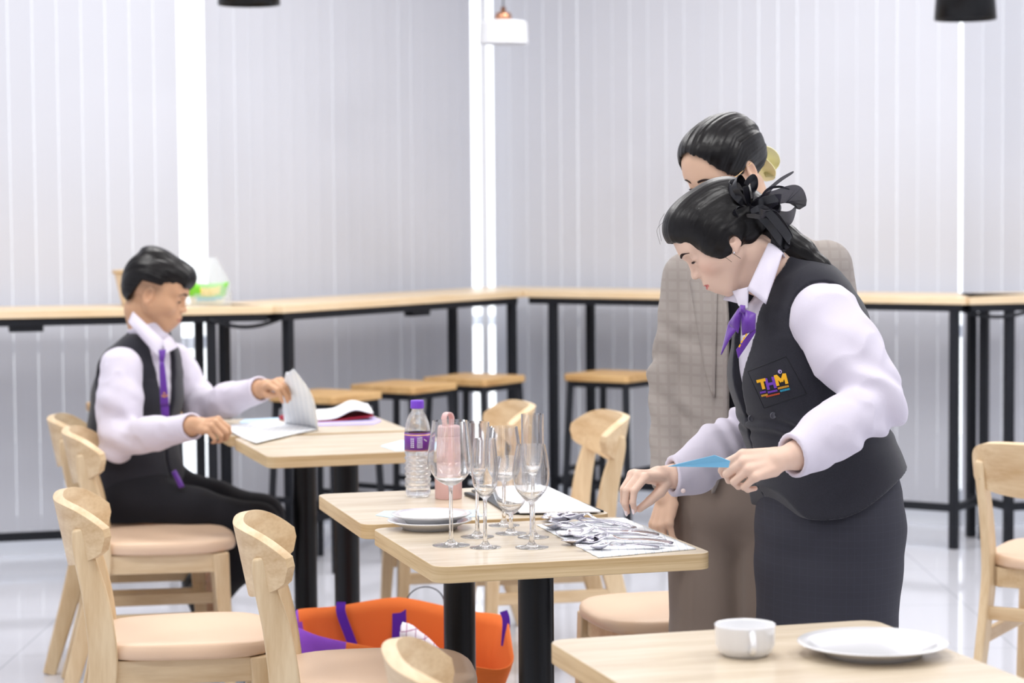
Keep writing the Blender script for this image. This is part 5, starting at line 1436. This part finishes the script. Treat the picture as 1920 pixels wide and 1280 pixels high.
    rb = [[(1406, 392, -.06), (1385, 372, -.09), (1366, 350, -.07), (1380, 345, -.05), (1402, 380, -.05)], [(1405, 390, -.07), (1378, 352, -.10), (1384, 332, -.08), (1398, 352, -.07), (1406, 385, -.06)],
          [(1406, 390, -.07), (1398, 350, -.10), (1412, 334, -.09), (1414, 360, -.08), (1408, 388, -.06)], [(1404, 392, -.06), (1380, 392, -.09), (1378, 412, -.08), (1392, 420, -.07), (1406, 396, -.05)],
          [(1406, 388, -.07), (1434, 376, -.10), (1462, 372, -.08), (1448, 392, -.06), (1408, 394, -.05)], [(1406, 390, -.09), (1430, 398, -.12), (1452, 402, -.10), (1478, 440, -.08), (1468, 448, -.06), (1440, 412, -.07)],
          [(1408, 396, -.10), (1432, 392, -.12), (1464, 426, -.10), (1480, 452, -.08), (1462, 460, -.07), (1446, 430, -.08)], [(1400, 404, -.10), (1430, 406, -.11), (1446, 404, -.10)],
          [(1408, 392, -.08), (1440, 420, -.10), (1462, 448, -.09), (1470, 462, -.07), (1456, 470, -.07), (1448, 448, -.07)]]
    for i, q in enumerate(rb): ribbon('hair_bow', [A(x, y, d) for x, y, d in q], .017 if i != 7 else .012, .0014, M['ribbon'], b, side=(0.4, -.7, .6) if i % 2 else (0.2, -.2, 1), n=7)
    ribbon('hair_bow', [A(x, y, d) for x, y, d in ((1410, 392, -.06), (1450, 372, -.09), (1486, 364, -.07), (1492, 388, -.05), (1476, 410, -.06), (1430, 396, -.06))], .042, .0010, organza, b, side=(.1, -.55, .8), n=8)
    ribbon('hair_bow', [A(x, y, d) for x, y, d in ((1420, 385, -.07), (1440, 358, -.10), (1462, 338, -.10), (1488, 322, -.09))], .012, .0010, organza, b, side=(.3, -.5, .8), n=8)
    ribbon('hair_bow', [A(x, y, d) for x, y, d in ((1420, 380, -.07), (1438, 356, -.09), (1460, 350, -.09), (1481, 355, -.08))], .005, .0010, M['ribbon'], b, side=(.1, -.2, 1), n=8)
    # little earring
    bm = bmesh.new(); bmesh.ops.create_icosphere(bm, subdivisions=2, radius=.0022, matrix=Matrix.Translation(H((-.079, .010, -.028))-WL(b))); bm_obj('earring', bm, M['steel'], b, sm=True)
    # ---- blue paper in her hand: a thing of its own
    P = [A(1252, 874, -.30), A(1340, 853, -.40), A(1369, 864, -.405), A(1366, 876, -.40)]
    bm = bmesh.new(); c = sum(P, Vector())/4; vs = [bm.verts.new(p-c) for p in P]; bm.faces.new(vs); 
    bp = bm_obj('paper_napkin', bm, M['blue']); solid(bp, .0008, 0); bp.location = c; tag(bp, 'sky blue paper napkin pinched in the hand of the bending person', 'napkin')
    return b
server = build_server()
# ------------------------------------------------------------------ woman in the blazer, standing behind
def build_supervisor():
    F_ = Vector((-0.40, -0.92, 0)).normalized(); RT = Vector((F_.y, -F_.x, 0)); Y0 = 5.0
    A = lambda px, py, d=0.0: at(px, py, Y0 + d)
    org = A(1405, 1000); org.z = 0
    FB = frame(F_, (0, 0, 1))
    ho = A(1366, 326, -.02); sc = 0.97
    yaw, pit = math.radians(-52), math.radians(-30)
    hf = Vector((math.sin(yaw)*math.cos(pit), -math.cos(yaw)*math.cos(pit), math.sin(pit))); hR = frame(hf, (0, 0, 1))
    H = lambda p: loc(ho, hR*sc, p)
    pelvis, waist, chest, shl, nb = A(1398, 860), A(1402, 750), A(1412, 610), A(1420, 490), A(1420, 440)
    rsh = A(1290, 520, .05); rel = A(1262, 715, .04); rwr = A(1256, 895, -.04); rwr2 = A(1253, 918, -.05)
    lsh = A(1548, 500, -.06); lel = A(1585, 700, .0); lwr = A(1560, 850, -.03); lw2 = A(1556, 880, -.03)
    hnr = hand_nodes(rwr2, (A(1243, 962, -.06)-rwr2), (-.75, -.55, .1), 1, [(10, 22, 12), (14, 26, 14), (20, 30, 16), (28, 34, 18)], [(.016, .014, -.006), (.034, .036, -.018), (.040, .064, -.026), (.040, .090, -.030)], .95, .6)
    # the left hand hangs hidden behind the other person
    hnl = hand_nodes(lw2, (0, 0, -1), (.9, -.3, 0), -1, CURL_RELAX, [(.016, .014, -.006), (.030, .040, -.018), (.034, .066, -.024), (.034, .088, -.026)], .95, .6)
    head = XF(head_shape(), ho, hR, sc)
    core = [RC(shl, waist, .08, .08), RC(waist, pelvis, .08, .09), RC(shl, rsh, .05, .035), RC(shl, lsh, .05, .035), RC(rsh, rel, .034, .030), RC(rel, rwr, .030, .023), RC(rwr, rwr2, .023, .021), RC(lsh, lel, .034, .03), RC(lel, lwr, .03, .023), RC(lwr, lw2, .023, .021)]
    legs = []
    for s in (-1, 1):
        h = pelvis + RT*s*.085; k = Vector((h.x + F_.x*.01, h.y + F_.y*.01, .47)); a = Vector((h.x - F_.x*.02, h.y - F_.y*.02, .09)); legs.append((h, k, a))
        core += [RC(h, k, .075, .055), RC(k, a, .052, .034), RC(a, a + F_*.13 + Vector((0, 0, -.055)), .034, .026)]
    body = SU([head, RC(H((0, -.02, -.05)), nb, .050, .052), RC(nb, shl, .052, .06), SU(core, .02), SU(hnr[0], .006), SU(hnl[0], .006)], .012)
    def warm(C):
        q = (C-_v(ho))@hR/sc; a = np.exp(-(((np.abs(q[:, 0])-.076)/.010)**2+((q[:, 1]+.004)/.02)**2+((q[:, 2]-.004)/.03)**2))*.5
        for tp_ in hnr[1]: a = a + 0.4*np.exp(-((C-tp_[0])**2).sum(1)/.014**2)
        return np.clip(a, 0, 1)
    b = sdf_obj('person', body, (A(1190, 0).x, 4.6, 0), (A(1660, 0).x, 5.35, ho.z+.16), 0.0028, M['skin_w2'], None, origin=org, attrs={'lip': lip_mask(ho, hR, sc), 'warm': warm})
    tag(b, 'person standing at the back in a taupe check blazer, cream bow in the hair', 'person')
    face_parts(ho, hR, sc, b, closed=.8)
    nails(hnr[1], hnr[2], hnr[3], .95, M['nail'], b)
    # black top
    def torso(e):
        return LF([(pelvis, .165+e, .110+e), (A(1400, 800), .150+e, .105+e), (waist, .135+e, .100+e), (A(1407, 680), .140+e, .105+e), (chest, .152+e, .108+e), (A(1418, 545), .155+e, .095+e), (shl, .120+e, .070+e), (nb, .055+e, .052+e)], RT)
    tp = SB(torso(.0), PL(A(1400, 765), (0, 0, 1)), .002); nk = (H((0, -.02, -.05))-nb).normalized()
    tp = SB(tp, IN(PL(nb + nk*.01, -nk), EL(nb + nk*.06, (.09, .09, .09))), .002)
    sdf_obj('top', tp, (A(1230, 0).x, 4.75, waist.z-.1), (A(1620, 0).x, 5.25, nb.z+.1), .004, M['darktop'], b)
    # trousers
    tr = [LF([(A(1400, 750), .138, .104), (A(1398, 800), .152, .108), (pelvis, .172, .118), (A(1398, 930), .165, .115)], RT)]
    for h, k, a in legs:
        tr.append(LF([(h + Vector((0, 0, .02)), .092, .108), (h + Vector((0, 0, -.12)), .096, .105), (k + RT*0, .086, .092), (Vector((a.x, a.y, .25)), .088, .098), (Vector((a.x, a.y, .03)), .090, .102)], RT))
    tr = SU(tr, .03); cr = A(1398, 950)
    def pleat(P):
        q = (P-_v(cr))@FB; return 0.004*(vnoise(P*np.array([10, 10, 2])+3)-.5) + .003*np.exp(-((np.abs(q[:, 0])-.088)/.006)**2)*(q[:, 1] > 0)
    tr = IN(DP(tr, pleat), PL((0, 0, .03), (0, 0, -1)), .004); tr = IN(tr, PL(A(1400, 757), (0, 0, 1)), .003)
    sdf_obj('trousers', tr, (A(1210, 0).x, 4.7, 0), (A(1610, 0).x, 5.3, waist.z+.05), .0045, M['taupe'], b)
    for h, k, a in legs:
        s_ = SU([RC(a + F_*-.02 + Vector((0, 0, -.055)), a + F_*.15 + Vector((0, 0, -.063)), .036, .030), EL(a + F_*.15 + Vector((0, 0, -.065)), (.036, .04, .024))], .02)
        s_ = IN(s_, PL((0, 0, .001), (0, 0, -1))); sdf_obj('shoe', s_, (a.x-.2, a.y-.25, -.005), (a.x+.15, a.y+.12, .1), .004, M['shoe'], b)
    # blazer
    hemz = A(1300, 978).z
    out = LF([(Vector((pelvis.x, pelvis.y, hemz-.02)), .196, .135), (pelvis, .188, .132), (waist, .172, .126), (A(1407, 680), .172, .128), (chest, .176, .128), (A(1418, 545), .178, .112), (shl, .150, .084), (A(1420, 455), .080, .066)], RT)
    slr = SU([RC(rsh, rel, .056, .050), RC(rel, rwr, .050, .042)], .03); sll = SU([RC(lsh, lel, .058, .052), RC(lel, lwr, .052, .044)], .03)
    def wr(P):
        r = np.exp(-((P-_v(rel))**2).sum(1)/.14**2); q = P@_v((0.45, .1, .9))
        return .0045*r*np.sin(q*95+7*vnoise(P*10)) + .004*(vnoise(P*13+1)-.5)
    zc, zr = A(1340, 800).z, hemz
    def opening(P):
        q = (P-_v(chest))@FB
        half = np.where(P[:, 2] > zc, .030 + .035*np.clip((P[:, 2]-A(0, 600).z)/.2, 0, 1), .030 + .085*np.clip((zc-P[:, 2])/(zc-zr), 0, 1.2)**2.2)
        return np.maximum(np.abs(q[:, 0]+.012)-half, -(q[:, 1]-.01))*.85
    bz = SU([out, slr, sll], .018); bz = DP(bz, wr)
    bz = SB(bz, FN(opening), .003); bz = SB(bz, OF(torso(0), .003), .002)
    bz = SB(bz, FN(lambda P: P[:, 2]-hemz), .004)
    dr = (rwr-rel).normalized()
    # the sleeves run below the hem line only where the arm does
    bz = SU([bz, DP(SU([slr, sll], 0), wr)], .004)
    bz = SB(bz, IN(RC(rwr + dr*.01, rwr2 + dr*.06, .028, .034), RC(rwr, rwr2 + dr*.2, .09, .09)), .001)
    bz = SB(bz, IN(PL(rwr + dr*.028, -dr), RC(rwr, rwr + dr*.3, .1, .1)), .002)
    bz = SB(bz, RC(nb, nb + nk*.2, .056, .075), .003)
    blz = sdf_obj('blazer', bz, (A(1190, 0).x, 4.65, hemz-.06), (A(1660, 0).x, 5.35, nb.z+.12), .0034, M['blazer'], b)
    # notched lapel on the visible side, lying on the front panel
    bvh = BVHTree.FromPolygons([v.co + WL(blz) for v in blz.data.vertices], [tuple(p.vertices) for p in blz.data.polygons]); camp = Vector((0, 0, CAM_H)); LV = WL(blz)
    def on(px, py, lift=.004):
        d = (at(px, py, 5)-camp).normalized(); h = bvh.ray_cast(camp, d)
        p = h[0] if h[0] is not None and h[0].y < 5.1 else at(px, py, 4.86)
        return p - d*lift
    V = []; F = []; n = 18; top_y, bot_y = 500, 745
    for i in range(n+1):
        t = i/n; y = top_y + (bot_y-top_y)*t; xr = 1346 - 6*t; w_ = (54*(1-t)**.75 + 2) if t > .12 else 40 + 110*t
        for j in range(6): u = j/5; V.append(on(xr - w_*u, y, .003 + .003*math.sin(PI*min(1, u*1.1))) - LV)
    for i in range(n):
        for j in range(5): F.append((i*6+j, i*6+j+1, (i+1)*6+j+1, (i+1)*6+j))
    lp = mesh_obj('lapel', V, F, M['blazer'], blz, sm=True); solid(lp, .003, 0)
    # hair
    def strands(P):
        q = (P-_v(ho))@hR/sc; a = np.arctan2(q[:, 0], q[:, 2]-.01+np.maximum(0, q[:, 1])*.6)
        return 0.0034*(vnoise(np.stack([a*9, q[:, 1]*8, q[:, 1]*0+2], 1))-.5) + 0.0020*(vnoise(np.stack([a*30, q[:, 1]*6, q[:, 1]*0+7], 1))-.5)
    hh = SU([EL((0, -0.010, 0.052), (0.082, 0.103, 0.083)), EL((0, 0.030, 0.078), (0.070, 0.064, 0.052)), EL((0, -0.055, 0.010), (0.060, 0.055, 0.058)), EL((0, .02, .05), (.0815, .062, .058)), RC((0, -.08, -.02), (0, -.10, -.03), .040, .034)], .02)
    face = FN(lambda q: np.maximum(q[:, 2] - (0.100 - 0.065*(np.abs(q[:, 0])/.07)**2 + np.minimum(0, (q[:, 1]-.075))*0.85), -(q[:, 1]-0.014))*0.6)
    back = FN(lambda q: np.maximum(q[:, 2] - (-0.030 - (q[:, 1]+.02)*0.4), (q[:, 1]-0.014))*0.75)
    ear = SU([EL((s*.084, .001, .000), (.022, .019, .034)) for s in (-1, 1)], 0)
    hh = SB(SB(SB(hh, face, .004), back, .006), ear, .004)
    sdf_obj('hair', DP(XF(hh, ho, hR, sc), strands), (ho.x-.17, ho.y-.17, ho.z-.12), (ho.x+.17, ho.y+.17, ho.z+.17), .0024, M['hair'], b)
    # cream bow and gold spectacles
    for q in ([(1408, 300, .10), (1418, 282, .06), (1440, 286, .06), (1449, 305, .08), (1440, 330, .10), (1420, 318, .10), (1410, 303, .11)], [(1410, 300, .10), (1424, 300, .06), (1444, 322, .06), (1436, 336, .08)], [(1408, 304, .09), (1414, 325, .06), (1412, 350, .06)]):
        ribbon('hair_bow', [A(x, y, d) for x, y, d in q], .036, .0018, M['cream'], b, side=(.15, -.75, .6), n=7)
    gold = mat('gold_wire', lin(226, 190, 140), .25, .5, metal=1.0); 
    bm = bmesh.new()
    for s in (-1,):
        add_tube(bm, [H((s*.078, -.006, .022)) - WL(b), H((s*.076, .04, .018)) - WL(b), H((s*.062, .092, .016)) - WL(b)], .0011, 8)
    bm_obj('spectacle_arms', bm, gold, b, sm=True)
    return b
supervisor = build_supervisor()
# ------------------------------------------------------------------ seated person folding the placemat
def build_sitter():
    F_ = Vector((0.86, -0.51, 0)).normalized(); RT = Vector((F_.y, -F_.x, 0)); Y0 = 7.07      # RT = right hand side, nearer the camera
    A = lambda px, py, d=0.0: at(px, py, Y0 + d)
    org = A(262, 960); org.z = 0; FB = frame(F_, (0, 0, 1))
    ho = Vector((-1.112, 7.07, 1.149)); sc = 1.0
    yaw, pit = math.radians(86), math.radians(-17)
    hf = Vector((math.sin(yaw)*math.cos(pit), -math.cos(yaw)*math.cos(pit), math.sin(pit))); hR = frame(hf, (0, 0, 1))
    H = lambda p: loc(ho, hR*sc, p)
    pelvis, hip, waist, chest, shl, nb = A(262, 935), A(258, 900), A(252, 850), A(258, 740), A(276, 668), A(280, 636)
    nsh = A(226, 688, -.13); nel = A(222, 826, -.22); nwr = A(356, 800, -.40); nw2 = A(370, 797, -.43)
    fsh = A(328, 680, .14); fel = A(378, 768, .10); fwr = A(484, 731, -.18); fw2 = A(497, 726, -.21)
    hnn = hand_nodes(nw2, A(408, 795, -.50)-nw2, (.05, -.72, .70), -1, [(58, 62, 30), (62, 64, 30), (66, 66, 32), (68, 66, 34)], [(.014, .012, -.010), (.028, .038, -.026), (.024, .066, -.040), (.016, .088, -.048)], .93, .5)
    hnf = hand_nodes(fw2, A(536, 706, -.33)-fw2, (.0, -.55, .85), 1, [(36, 50, 24), (42, 52, 26), (46, 54, 28), (50, 56, 30)], [(.014, .012, -.010), (.028, .040, -.024), (.026, .068, -.034), (.020, .092, -.040)], .90, .5)
    head = XF(head_shape(True), ho, hR, sc)
    core = [RC(shl, waist, .045, .08), RC(waist, pelvis, .08, .09), RC(shl, nsh, .05, .04), RC(shl, fsh, .05, .04), RC(nsh, nel, .036, .032), RC(nel, nwr, .032, .026), RC(nwr, nw2, .026, .022), RC(fsh, fel, .036, .032), RC(fel, fwr, .032, .026), RC(fwr, fw2, .026, .022)]
    legs = []
    for s, kp, ap in ((1, A(484, 985, -.12), A(392, 1122, .02)), (-1, A(492, 968, .16), A(385, 1104, .24))):
        h = pelvis + RT*s*.09 + F_*.03 + Vector((0, 0, .0)); toe = ap + Vector((-.02, .04, 0)); toe.z = .035
        legs.append((h, kp, ap, toe)); core += [RC(h, kp, .07, .05), RC(kp, ap, .048, .034), RC(ap, toe, .034, .022)]
    body = SU([head, RC(H((0, -.03, -.05)), nb, .052, .056), RC(nb, shl, .050, .045), SU(core, .02), SU(hnn[0], .006), SU(hnf[0], .006)], .014)
    def stub(C):
        q = (C-_v(ho))@hR/sc
        return sm01(1-np.abs(q[:, 2]-.035)/.035)*sm01((q[:, 1]+.09)/.03)*sm01((.045-q[:, 1])/.03)*(np.abs(q[:, 0]) > .045)*.6 + sm01((-.045-q[:, 1])/.02)*sm01((q[:, 2]+.05)/.03)*.8
    def warm(C):
        a = 0
        q = (C-_v(ho))@hR/sc; a = np.exp(-(((np.abs(q[:, 0])-.076)/.010)**2+((q[:, 1]+.004)/.02)**2+((q[:, 2]-.004)/.03)**2))*.4
        for tips in (hnn[1], hnf[1]):
            for tp_ in tips: a = a + 0.4*np.exp(-((C-tp_[0])**2).sum(1)/.014**2)
        return np.clip(a, 0, 1)
    b = sdf_obj('person', body, (A(150, 0).x, 6.4, 0), (A(580, 0).x, 7.5, ho.z+.16), .003, M['skin_m'], None, origin=org, attrs={'lip': lip_mask(ho, hR, sc), 'stubble': stub, 'warm': warm})
    tag(b, 'person seated at the left in charcoal vest and purple tie, lifting a white cloth', 'person')
    face_parts(ho, hR, sc, b, lash=True, closed=.8)
    def torso(e):
        return LF([(pelvis, .165+e, .120+e), (hip, .160+e, .118+e), (waist, .150+e, .108+e), (A(250, 800), .150+e, .108+e), (chest, .158+e, .108+e), (A(264, 700), .155+e, .098+e), (shl, .125+e, .072+e), (nb, .062+e, .058+e)], RT)
    sn = SU([RC(nsh, nsh.lerp(nel, .5), .062, .066), RC(nsh.lerp(nel, .5), nel, .066, .054), RC(nel, nel.lerp(nwr, .5), .054, .048), RC(nel.lerp(nwr, .5), nwr, .048, .038)], .03)
    sf = SU([RC(fsh, fel, .062, .056), RC(fel, fel.lerp(fwr, .5), .056, .050), RC(fel.lerp(fwr, .5), fwr, .050, .038)], .03)
    d1 = (nw2-nwr).normalized(); d2_ = (fw2-fwr).normalized()
    def wr(P):
        r = np.exp(-((P-_v(nel))**2).sum(1)/.12**2); r2 = np.exp(-((P-_v(fel))**2).sum(1)/.12**2)
        return .0075*r*np.sin(P@_v((.5, 0, .86))*95+6*vnoise(P*11)) + .0075*r2*np.sin(P@_v((.8, .1, -.5))*95+6*vnoise(P*11)) + .007*(vnoise(P*14+2)-.5) + .004*(np.abs(vnoise(P*26+3)-.5)*-2+.5)
    nk = (H((0, -.03, -.05))-nb).normalized()
    sh = DP(SU([torso(-.004), sn, sf], .018), wr)
    sh = SU([sh, RC(nwr - d1*.04, nwr + d1*.01, .039, .041), RC(fwr - d2_*.04, fwr + d2_*.01, .039, .041), RC(nb, nb + nk*.045, .064, .060)], .004)
    for c, d in ((nwr, d1), (fwr, d2_)):
        sh = SB(sh, IN(PL(c + d*.016, -d), RC(c, c + d*.2, .1, .1)), .001); sh = SB(sh, RC(c - d*.005, c + d*.05, .031, .038), .001)
    sh = SB(sh, IN(PL(nb + nk*.046, -nk), EL(nb + nk*.08, (.085, .085, .085))), .002)
    sh = SB(sh, FN(lambda P: P[:, 2]-hip.z), .002)
    shirt = sdf_obj('shirt', sh, (A(140, 0).x, 6.45, pelvis.z-.04), (A(500, 0).x, 7.45, ho.z-.0), .0042, M['shirt'], b)
    patch('collar', [A(249, 584, -.070), A(240, 604, -.095), A(297, 670, -.150), A(308, 640, -.125)], M['shirt'], shirt, .003, .012, (-.3, -1, .3))
    patch('collar', [A(318, 628, -.02), A(304, 640, -.115), A(310, 664, -.130), A(334, 650, -.03)], M['shirt'], shirt, .003, .006, (.3, -1, 0))
    VC = chest; zb, zn = A(320, 845).z, A(300, 630).z
    def vneck(P):
        q = (P-_v(VC))@FB; wv = .003 + .062*np.clip((P[:, 2]-zb)/(zn-zb), 0, .78)**1.1
        return np.maximum(np.abs(q[:, 0]+.0)-wv, -q[:, 1])*.8
    vn = LF([(A(262, 965), .190, .142), (hip, .172, .130), (waist, .162, .122), (A(250, 800), .162, .122), (chest, .168, .122), (A(264, 700), .165, .110), (shl, .134, .083), (nb, .074, .066)], RT)
    vn = SB(SB(vn, FN(vneck), .003), SU([RC(nsh + Vector((-.01, 0, -.02)), nsh + RT*.1, .074, .08), RC(fsh, fsh - RT*.1, .072, .08)], 0), .004)
    vn = SB(vn, FN(lambda P: P[:, 2]-A(262, 955).z), .003); vn = SB(vn, RC(nb, nb + nk*.15, .052, .060), .004)
    vn = SB(DP(vn, lambda P: .004*(vnoise(P*11)-.5)), OF(torso(0), -.014), 0)
    sdf_obj('vest', vn, (A(140, 0).x, 6.6, pelvis.z-.08), (A(380, 0).x, 7.4, ho.z), .0042, M['vest'], b)
    # tie
    def tie(P): return patch('tie', P, M['purple'], b, .003, .006, (.3, -1, .1))
    tie([A(298, 656, -.142), A(311, 655, -.142), A(308, 678, -.150), A(299, 678, -.150)])
    tie([A(299, 677, -.150), A(308, 677, -.150), A(317, 760, -.152), A(301, 762, -.152)])
    tie([A(301, 760, -.150), A(317, 760, -.150), A(316, 800, -.140), A(306, 802, -.140)])
    bm = bmesh.new()
    for x, y in ((305, 742), (309, 743), (313, 741), (308, 737)): add_box(bm, A(x, y, -.160)-WL(b), (.005, .001, .005))
    bm_obj('gold_print', bm, mat('gold_thread', lin(226, 158, 66), .6), b)
    tie([A(322, 885, -.13), A(330, 880, -.13), A(346, 912, -.16), A(336, 915, -.16)])
    # trousers
    tr = [LF([(A(260, 905), .168, .124), (pelvis, .178, .130), (A(262, 968), .170, .125)], RT)]
    zseat = .462
    for h, k, a, t in legs:
        tr.append(SU([RC(h + Vector((0, 0, .012)), h.lerp(k, .5), .088, .080), RC(h.lerp(k, .5), k, .080, .062), RC(k, k.lerp(a, .5), .066, .066), RC(k.lerp(a, .5), a, .066, .056)], .03))
    tr = DP(SU(tr, .04), lambda P: .006*(vnoise(P*10+6)-.5))
    cut = IN(FN(lambda P: P[:, 2]-zseat), FN(lambda P: P[:, 0]-A(400, 0).x), .01)
    tr = SB(tr, cut, .01)
    sdf_obj('trousers', tr, (A(140, 0).x, 6.5, .05), (A(600, 0).x, 7.6, waist.z+.05), .005, M['trouser_black'], b)
    for h, k, a, t in legs:
        s_ = SU([RC(a + Vector((-.035, 0, .0)), t + Vector((.03, 0, 0)), .036, .030), EL(a + Vector((-.03, 0, .02)), (.036, .036, .04))], .02); s_ = IN(s_, PL((0, 0, .003), (0, 0, -1)))
        sdf_obj('shoe', s_, (a.x-.12, a.y-.1, -.005), (t.x+.12, a.y+.1, a.z+.1), .004, M['shoe'], b)
    # hair: full on top, faded at the sides, fringe over the forehead
    def strands(P):
        q = (P-_v(ho))@hR/sc; a = np.arctan2(q[:, 0], q[:, 2]); 
        return 0.0030*(vnoise(np.stack([a*7, q[:, 1]*14, q[:, 2]*10], 1))-.5) + .0030*(vnoise(np.stack([a*26, q[:, 1]*22, q[:, 2]*12], 1))-.5)
    hh = SU([EL((0, -0.014, 0.058), (0.081, 0.099, 0.084)), EL((0, 0.035, 0.092), (0.066, 0.070, 0.045)), EL((0, .082, .080), (.052, .027, .032)), EL((0, -.06, .02), (.062, .050, .060)), EL((0.0, -.03, .13), (.04, .05, .022))], .02)
    face = FN(lambda q: np.maximum(q[:, 2] - (0.060 + .012*np.sin(q[:, 1]*160+1.5)*np.clip((q[:, 1]-.04)/.04, 0, 1) + .010*np.sin(q[:, 0]*110)*np.clip((q[:, 1]-.06)/.03, 0, 1)), -(q[:, 1]-0.030))*0.7)
    side = FN(lambda q: np.maximum(q[:, 2] - (0.046 - np.clip(-q[:, 1]-.035, 0, .1)*2.2), (q[:, 1]-0.032))*0.7)
    hh = SB(SB(hh, face, .004), side, .010)
    sdf_obj('hair', DP(XF(hh, ho, hR, sc), strands), (ho.x-.17, ho.y-.14, ho.z-.1), (ho.x+.17, ho.y+.14, ho.z+.18), .003, M['hair'], b)
    return b
sitter = build_sitter()
